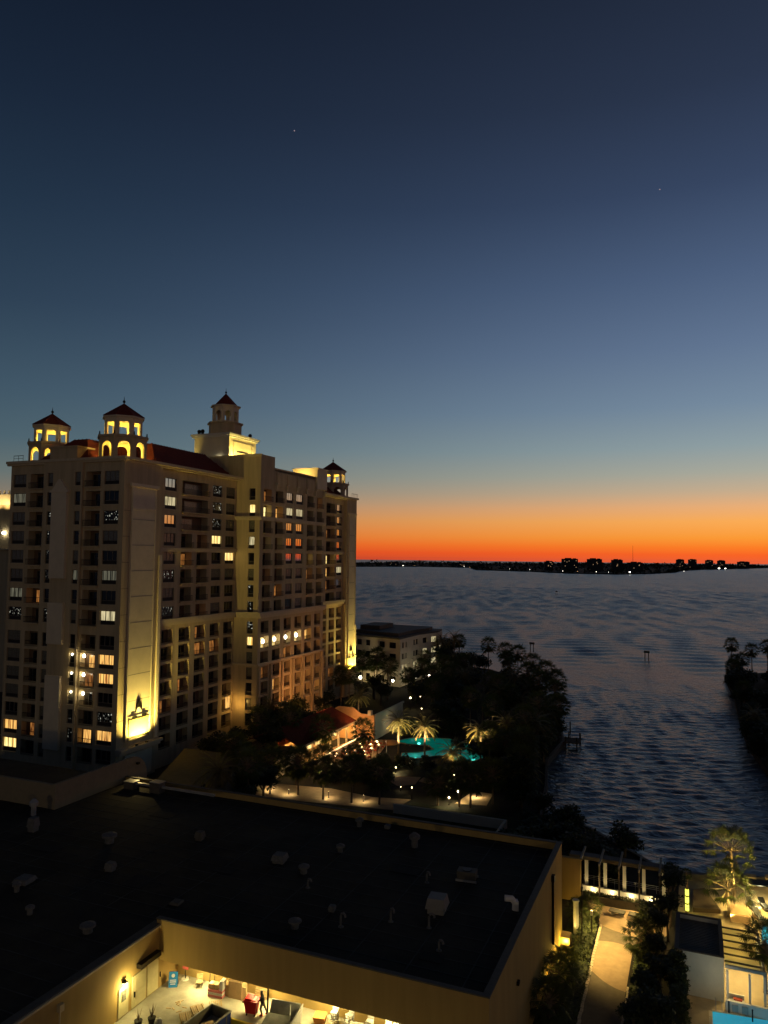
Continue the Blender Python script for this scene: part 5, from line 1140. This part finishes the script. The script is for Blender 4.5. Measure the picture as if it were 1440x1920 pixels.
# plaza, walkway with curved bands
arc = [(-11.7, 92.0), (-11.6, 90.6)]
def bez(a, b_, c_, n=8): return [tuple((1-t)**2*Vector(a)+2*t*(1-t)*Vector(b_)+t*t*Vector(c_)) for t in [i/n for i in range(n+1)]]
L1 = bez((-11.7, 92.1), (-11.4, 88.6), (-10.0, 87.3)); 
b = MB(); b.prism([(-3.0, 92.1)] + L1 + bez((-10.0, 87.3), (-7.6, 85.8), (-4.2, 85.9), 6) + [(-3.0, 88)], 0, .03); struct('plaza_paving', b, paver)
b = MB(); b.prism([(-10.0, 87.3), (-9.9, 83.6)] + bez((-9.9, 83.6), (-8.0, 84.4), (-6.3, 83.4), 5) + [(-5.9, 85)] + bez((-4.4, 85.8), (-7.6, 85.8), (-10.0, 87.25), 6)[:-1], 0, .026); struct('paving_band', b, paver_d)
b = MB(); b.prism([(-9.9, 83.6), (-9.75, 77.5)] + bez((-9.75, 77.5), (-8.1, 75.2), (-6.35, 75.0), 6) + bez((-6.3, 83.4), (-8.0, 84.4), (-9.9, 83.55), 5)[:-1], 0, .03); struct('walkway', b, paver)
b = MB(); b.prism([(-9.75, 77.5), (-9.5, 60), (-6.3, 60), (-6.35, 75.0)] + bez((-6.35, 75.0), (-8.1, 75.2), (-9.75, 77.45), 6)[1:-1], 0, .026); struct('walkway_paving', b, paver_d)
kb = thing('walk_kerb', 'pale irregular kerb stones along the left side of the walkway', 'kerb')
for k in range(46):
    y = 61+k*.57; x = -9.62-(y-60)*.0115+random.uniform(-.05, .05); part('kerb_stone', MB().box(x-.13, x+.13, y, y+.5, 0, .14), trim, kb)
kb = thing('walk_kerb', 'pale kerb stones along the right side of the walkway', 'kerb')
for k in range(26): y = 61+k*.57; x = -6.2+random.uniform(-.04, .04); part('kerb_stone', MB().box(x-.1, x+.1, y, y+.5, 0, .13), trim, kb)
for x, y, lb in ((-8.5, 90.3, 'left of the two stone benches on the plaza'), (-6.4, 90.2, 'right of the two stone benches on the plaza'), (-4.6, 89.7, 'third bench half hidden by the dark trees')):
    t = thing('stone_bench', lb, 'bench', (x, y, .03), -.12, 'benches on the plaza'); part('seat', MB().box(-.85, .85, -.42, .42, .35, .5), coping, t)
    for q in (-.5, .5): part('leg', MB().box(q-.15, q+.15, -.22, .22, 0, .35), concrete, t)
tag(part('planter_box', MB().box(-13.6, -12.4, 81.2, 82.6, 0, .8).box(-13.55, -12.45, 81.25, 82.55, .8, .85), paver), 'lit tan planter box against the low building wall', 'planter')
b = MB(); b.prism([(-13.3, 83), (-11.7, 83), (-11.9, 91.9), (-13.3, 91.9)], 0, .06); struct('lawn_strip', b, lawn_m)
# hedges
def hedge(x0, x1, y0, y1, h_, lb, n=900):
    t = thing('clipped_hedge', lb, 'hedge', (0, 0, 0)); b = MB()
    b.box(x0+.1, x1-.1, y0+.1, y1-.1, 0, h_-.1); part('hedge_core', b, leaf_d, t); b = MB()
    for _ in range(n):
        c = Vector((random.uniform(x0, x1), random.uniform(y0, y1), random.uniform(.1, h_))); f_ = random.random()
        if f_ < .5: c.z = h_+random.uniform(-.1, .1)
        elif f_ < .75: c.x = x1
        else: c.x = x0
        d = Vector((random.gauss(0, 1), random.gauss(0, 1), random.gauss(.3, .6))).normalized()*.3; lv(b, c, d, .09)
    o = part('leaves', b, hedge_m, t); o['kind'] = 'stuff'
hedge(-11.8, -10.3, 78.5, 88.2, .8, 'dense clipped hedge left of the walkway by the plaza', 1500)
hedge(-11.5, -10.0, 60, 78, .6, 'lower planting strip left of the walkway in front', 1500)
hedge(-5.8, -4.6, 66, 84, .7, 'planting strip along the right of the walkway', 1200)
# tall dark mass right of walkway
for x, y, h_, r, lb in ((-2.9, 92.4, 5.8, 1.2, 'tall dark tree at the right end of the pergola'), (-2.8, 90.0, 6.4, 1.5, 'dark tree right of the pergola above the cabana'), (-4.6, 86.3, 3.6, 1.5, 'dark tree beside the plaza'), (-3.6, 83.3, 4.4, 1.35, 'dark tree left of the cabana roof'), (-4.2, 79.2, 4.0, 1.3, 'dark tree in the middle of the planting strip'), (-3.3, 75.5, 3.6, 1.6, 'dark tree left of the white cabana wall'), (-4.5, 72.3, 3.6, 1.3, 'dark tree low in the planting strip'), (-3.5, 68.8, 3.8, 1.7, 'dark tree at the bottom of the planting strip'), (-3.0, 86.5, 4.8, 1.6, 'dark tree behind the cabana roof'),
        (-5.2, 68.5, 2.8, 1.3, 'small dark tree nearest the walkway')):
    tree((x, y, 0), h_, r, lb, None, 'dark_tree')
for x, y, h_, r, lb in ((-1.9, 76.6, 3.9, 1.0, 'lit leafy shrub in front of the white cabana wall'), (-1.9, 74.2, 3.4, 1.0, 'second lit shrub below the cabana wall'), (-1.7, 71.8, 3.2, .95, 'lowest lit shrub near the picture bottom')):
    t = thing('lit_shrub', lb, 'shrub', (x, y, 0)); part('stem', MB().cyl(0, 0, 0, h_*.5, .06), bark_d, t)
    for q in range(3): c = ob('foliage', LF[q].copy(), t, (0, 0, h_-.6-q*.95), q, (r, r, .9)); c.data.materials[0] = hedge_m
for x, y, h_, sc, lb in ((-11.9, 75.2, 1.6, .85, 'dark fan palm against the low building wall'), (-11.9, 71.5, 2.2, 1.1, 'dark fan palm lower beside the hedge'), (-12.2, 86.2, 1.6, .8, 'small fan palm by the lit column'), (-11.0, 86.8, 2.0, .8, 'small fan palm near the black post'), (-5.4, 80.6, 2.6, 1.0, 'dark fan palm leaning over the walkway'), (-11.9, 66.5, 2.4, 1.1, 'fan palm at the bottom left of the walkway'), (-4.9, 84.8, 2.0, .9, 'small palm beside the plaza right edge')):
    palm('G', (x, y, 0), h_, lb, sc*.8)
tag(part('round_column', MB().cyl(-12.15, 84.2, 0, 3.4, .28, n=12).cyl(-12.15, 84.2, 3.4, 3.55, .36, n=12), white_m), 'pale round column lit from below at the lawn strip', 'column')
uplight(-12.0, 83.2, .3, 260, -12.15, 84.2, 2)
for x, y, h_, lb in ((-11.3, 82.5, 5.2, 'tall black pole left of the hedge'), (-10.45, 83.6, 2.5, 'black bollard pole with pale lamp head')):
    t = thing('lamp_pole', lb, 'lamp', (x, y, 0), 0); part('pole', MB().cyl(0, 0, 0, h_, .07), black_p, t); part('head', MB().cyl(0, 0, h_, h_+.5, .12, n=8), white_m if h_ < 3 else black_p, t)
light('SPOT', (-10.45, 84.2, 4.9), 3200, (1, .68, .22), .15, aim=(-8.1, 84.5, 0), spot=120, blend=.9)
light('POINT', (-11.2, 91.4, 2.2), 60, (1, .66, .24), .12); part_l = None
light('SPOT', (-6.0, 91.9, 3.7), 2200, (1, .68, .24), .15, aim=(-7.0, 88.8, 0), spot=120, blend=.9)
light('SPOT', (-10.3, 79.0, 4.9), 2000, (1, .68, .22), .15, aim=(-8.0, 78.6, 0), spot=105, blend=.9)
light('POINT', (-12.75, 81.0, .5), 190, (1, .66, .08), .15); light('POINT', (-12.8, 78.3, .5), 210, (1, .66, .10), .15); light('POINT', (-12.9, 82.9, 1.6), 30, (1, .66, .12), .15); light('POINT', (-12.9, 73.5, .6), 50, (1, .66, .10), .15)
light('POINT', (-13.6, 90.7, .5), 14, (1, .66, .12), .1)
# light wrapped trunk
t = thing('light_wrapped_trunk', 'palm trunk wrapped in glowing yellow green string lights', 'palm tree', (-1.2, 93.9, 0)); ob('trunk', trunk_mesh(4.4, .16, .12), t); ob('crown', F2, t, (0, 0, 4.5), 0, .35)
for k in range(6): part('string_light', MB().cyl(0, 0, .4+k*.42, .4+k*.42+(.22 if k % 2 else .36), .2, n=8), bulb('string_glow', (.8, .85, .08), 2.2 if k % 2 else 2.0), t)

# ================================================================== POOL DECK AND CABANA (far right)
b = MB(); b.prism([(-2.2, 62), (60, 62), (60, 111), (9, 107.6), (-2.2, 104.3)], 0, .03); struct('pool_deck', b, deck_m)
pw2 = mat('blue_pool_water', (.01, .22, .34), .06, emit=(.04, .40, .58), es=.55, var=.2, scale=1)  # emission put into the water makes both blue pools look lit
b = MB(); b.prism([(1.0, 74.9), (14, 76.4), (14, 66), (1.0, 66)], .0, .06); struct('near_pool_water', b, pw2)
b = MB(); b.prism([(6.4, 94.0), (14, 96.5), (14, 84), (7.0, 86), (6.0, 89.3)], .0, .06); struct('upper_pool_water', b, pw2)
for nm, pts, lb in (('pool_coping', [(1.0, 66), (1.0, 74.9), (14, 76.4)], 'pale coping stones around the near blue pool'), ('pool_coping', [(7.0, 86), (6.0, 89.3), (6.4, 94.0), (14, 96.5)], 'pale coping stones around the upper blue pool')):
    t = thing(nm, lb, 'pool edge')
    for a, c_ in zip(pts, pts[1:]):
        A = Vector((*a, 0)); B = Vector((*c_, 0)); n_ = max(1, int((B-A).length/.9)); d = (B-A)/n_; nn = Vector((-d.y, d.x, 0)).normalized()*.3
        for k in range(n_):
            p, q = A+d*k, A+d*(k+.96); z1 = Vector((0, 0, .12)); part('coping_stone', MB().hexa([p, q, q+nn, p+nn, p+z1, q+z1, q+nn+z1, p+nn+z1]), trim, t)
light('POINT', (2.0, 74.3, 2.6), 45, (1, .8, .45), .3); light('POINT', (5, 71, .8), 5, (.3, .85, 1), .4); light('POINT', (9, 90.5, .8), 30, (.3, .85, 1), .4)  # the warm point is a fill added for the white cabana wall
frost = bpy.data.materials.new('frosted_panel'); frost.use_nodes = True; ft = frost.node_tree; ft.nodes.clear()
_t = nd('ShaderNodeBsdfTranslucent', ft); _t.inputs[0].default_value = (.95, .88, .6, 1); _o = nd('ShaderNodeOutputMaterial', ft); ft.links.new(_t.outputs[0], _o.inputs[0])
cb = thing('pool_cabana', 'white cabana with dark flat roof and slatted lean-to beside the pool', 'building')
b = MB(); b.box(-2.1, 2.05, 76.9, 77.1, 0, 3.9); b.box(-2.1, -1.9, 77.1, 84.7, 0, 3.9); b.box(1.85, 2.05, 77.1, 84.7, 0, 3.9); b.box(-1.9, 1.85, 84.5, 84.7, 0, 3.9); part('wall', b, mat('cabana_white', (.68, .68, .60), .8, var=.06), cb)
b = MB(); b.box(-1.9, 1.85, 77.1, 84.5, 3.3, 3.5)
for k in range(22): b.box(-1.88, 1.83, 77.2+k*.33, 77.4+k*.33, 3.5, 3.54)
part('roof', b, mat('cabana_roof', (.17, .155, .12), .7, var=.2), cb)
part('coping', MB().box(-2.15, -1.75, 76.85, 84.75, 3.9, 3.98).box(1.75, 2.1, 76.85, 84.75, 3.9, 3.98).box(-1.75, 1.75, 76.85, 77.15, 3.9, 3.98).box(-1.75, 1.75, 84.45, 84.75, 3.9, 3.98), coping, cb)
for k in range(6): part('slat', MB().box(2.12, 5.4, 76.9+k*1.35, 76.99+k*1.35, 3.6, 3.75), coping, cb)
part('beam', MB().box(5.2, 5.4, 75.9, 84.2, 3.4, 3.595), galv, cb); part('beam', MB().box(2.12, 5.4, 75.9, 76.1, 3.55, 3.8), galv, cb)
for x, y in ((2.3, 76.0), (4.1, 76.0), (5.3, 76.0), (5.3, 84.0)): part('post', MB().box(x-.09, x+.09, y-.09, y+.09, 0, 3.395), white_m, cb)
part('lean_to_panel', MB().box(2.12, 5.0, 76.5, 84.0, 3.5, 3.55), frost, cb)
b = MB(); b.box(2.1, 7.5, 75.4, 75.7, 0, 1.0); part('terrace_wall', b, white_m, cb)
b = MB()
for x in (2.6, 3.4): b.box(x, x+.5, 75.3, 75.397, .2, .8)
part('wall_relief', b, galv, cb)
light('POINT', (3.4, 78.6, 2.9), 330, (1, .72, .25), .15); light('POINT', (3.6, 82, 2.8), 520, (1, .76, .3), .15)
t = thing('outdoor_sofa', 'pale outdoor sofa with cushions under the slatted roof', 'sofa', (3.0, 76.9, 0), .0); part('seat', MB().box(-.7, .7, -.35, .35, .15, .45), white_m, t); part('backrest', MB().box(-.7, .7, .25, .4, .45, .8), white_m, t); part('cushion', MB().box(-.2, .5, -.2, .2, .45, .6), redc, t)
tag(part('flower_bed', MB().box(4.6, 7.2, 76.0, 76.9, 0, .35).box(4.65, 7.15, 76.05, 76.85, .35, .4), mat('red_mulch', (.16, .03, .02), var=.4, scale=6)), 'dark red mulched flower bed beside the lean-to', 'planter')
for x, y, lb in ((2.35, 75.2, 'left black bollard below the cabana terrace'), (4.2, 74.7, 'right black bollard below the cabana terrace')):
    tag(part('bollard', MB().cyl(x, y, 0, 1.0, .06).ball(x, y, 1.02, .08), black_p), lb, 'bollard', 'bollards by the near pool')
t = thing('pool_ladder', 'bent metal grab rails at the pool corner', 'ladder', (1.3, 75.6, 0)); 
for x in (0, .5): part('rail', MB().tube([(x, .3, 0), (x, .3, .8), (x, -.1, .9), (x, -.5, .1)], .03), galv, t)
palm('G', (5.6, 80.0, 0), 4.6, 'palm rising through the slatted roof at the right edge', .95); uplight(5.2, 79.0, .3, 160, 5.6, 80, 4.6)
palm('H', (3.1, 95.0, 0), 3.1, 'nearer shorter lit palm by the upper deck', 1.15); palm('H', (3.9, 99.6, 0), 5.7, 'taller lit palm standing in front of the bay', 1.2, lean=-.3, rz=0)
uplight(3.3, 93.4, .4, 2200, 3.1, 95, 3.6, (1, .72, .2), 90); uplight(3.6, 97.6, .9, 5000, 3.7, 99.6, 5.2, (1, .72, .2), 80); uplight(1.6, 93.9, .6, 500, 3.1, 95, 3.3, (1, .72, .2), 90)
# raised planter, benches, deck furniture
tag(part('raised_planter', MB().box(3.25, 5.3, 93.9, 96.6, .03, .8).box(3.4, 5.15, 94.1, 96.4, .8, .84), mat('orange_stone', (.5, .33, .16), var=.1)), 'orange lit raised planter behind the palm trunk', 'planter')
tag(part('shaded_deck_slab', MB().prism([(-.6, 94.6), (2.3, 95.4), (.7, 100.8), (-.6, 99.8)], .03, .5), mat('shaded_deck_brown', (.12, .085, .045), var=.15)), 'brown slab standing in for shaded deck left of the palms', 'platform')  # slab coloured dark where the deck lies in shade
light('SPOT', (6.5, 98.0, 4.5), 3500, (1, .72, .22), .3, aim=(5.2, 95, 0), spot=130, blend=.8); light('POINT', (6.8, 100.8, 1.6), 260, (1, .84, .34), .2); light('POINT', (4.5, 92.6, 2.4), 180, (1, .7, .2), .2); light('POINT', (9.5, 104.8, 1.6), 60, (1, .78, .3), .2)
def lounger(x, y, rz, lb):
    t = thing('sun_lounger', lb, 'sun lounger', (x, y, .03), rz, 'sun loungers on the upper deck')
    part('frame', MB().box(-.35, .35, -1, 1, .25, .32), white_m, t); part('mattress', MB().box(-.32, .32, -1, .3, .321, .42), black_p, t)
    part('backrest', MB().hexa([(-.32, .3, .33), (.32, .3, .33), (.32, .3, .42), (-.32, .3, .42), (-.32, .95, .75), (.32, .95, .75), (.32, .95, .84), (-.32, .95, .84)]), black_p, t)
    for a in (-.3, .3):
        for c_ in (-.9, .9): part('leg', MB().box(a-.03, a+.03, c_-.03, c_+.03, 0, .25), white_m, t)
for x, y, lb in ((5.7, 98.5, 'leftmost lounger beside the palm'), (7.0, 99.0, 'second lounger from the palm'), (8.3, 99.4, 'third lounger partly out of frame'), (6.2, 95.9, 'lounger on the lower step of the deck')): lounger(x, y, .35, lb)
t = thing('side_table', 'small pale side table between the loungers', 'table', (6.3, 97.7, .03)); part('table_top', MB().box(-.3, .3, -.3, .3, .4, .45), white_m, t); part('leg', MB().cyl(0, 0, 0, .4, .08), white_m, t)
t = thing('deck_canopy', 'dark flat canopy behind the loungers', 'canopy', (8.0, 102.0, 0), .18); part('canopy_top', MB().box(-3.2, 4, -.9, .9, 1.7, 1.8), mat('navy_canvas', (.015, .02, .035), .8), t)
for x in (-3, 0, 3.8): part('post', MB().box(x-.06, x+.06, -.85, -.75, 0, 1.7), white_m, t)
for x, y, lb in ((6.0, 105.0, 'pale block pier at the seawall left of the canopy'), (8.2, 105.6, 'second pale block pier at the seawall'), (10.6, 106.2, 'third block pier at the frame edge')): tag(part('seawall_pier', MB().box(x-.5, x+.5, y-.4, y+.4, 0, 1.1).box(x-.6, x+.6, y-.5, y+.5, 1.1, 1.25), paver), lb, 'pier', 'block piers on the seawall')
tag(part('deck_parapet', MB().prism([(-2, 103.4), (8.4, 106.8), (8.4, 107.1), (-2, 103.7)], 0, .7), coping), 'low dark parapet between deck and bay', 'wall')

# ================================================================== fill lights added behind the camera, shaped as lamp masts
for x, y, z, pw, lb in ((-70, -150, 34, 52000, 'unseen mast added behind the viewer to warm the hotel front'), (75, -60, 34, 27000, 'unseen mast added behind the viewer to warm the bay front')):
    t = thing('added_fill_mast', lb, 'floodlight', (x, y, 0), 0); part('pole', MB().cyl(0, 0, 0, z-1, .4, .2), galv, t); part('lamp_head', MB().box(-1.5, 1.5, -.4, .4, z-1, z), b_warm, t)
    light('POINT', (x, y, z+2), pw, (1, .74, .42), 3)
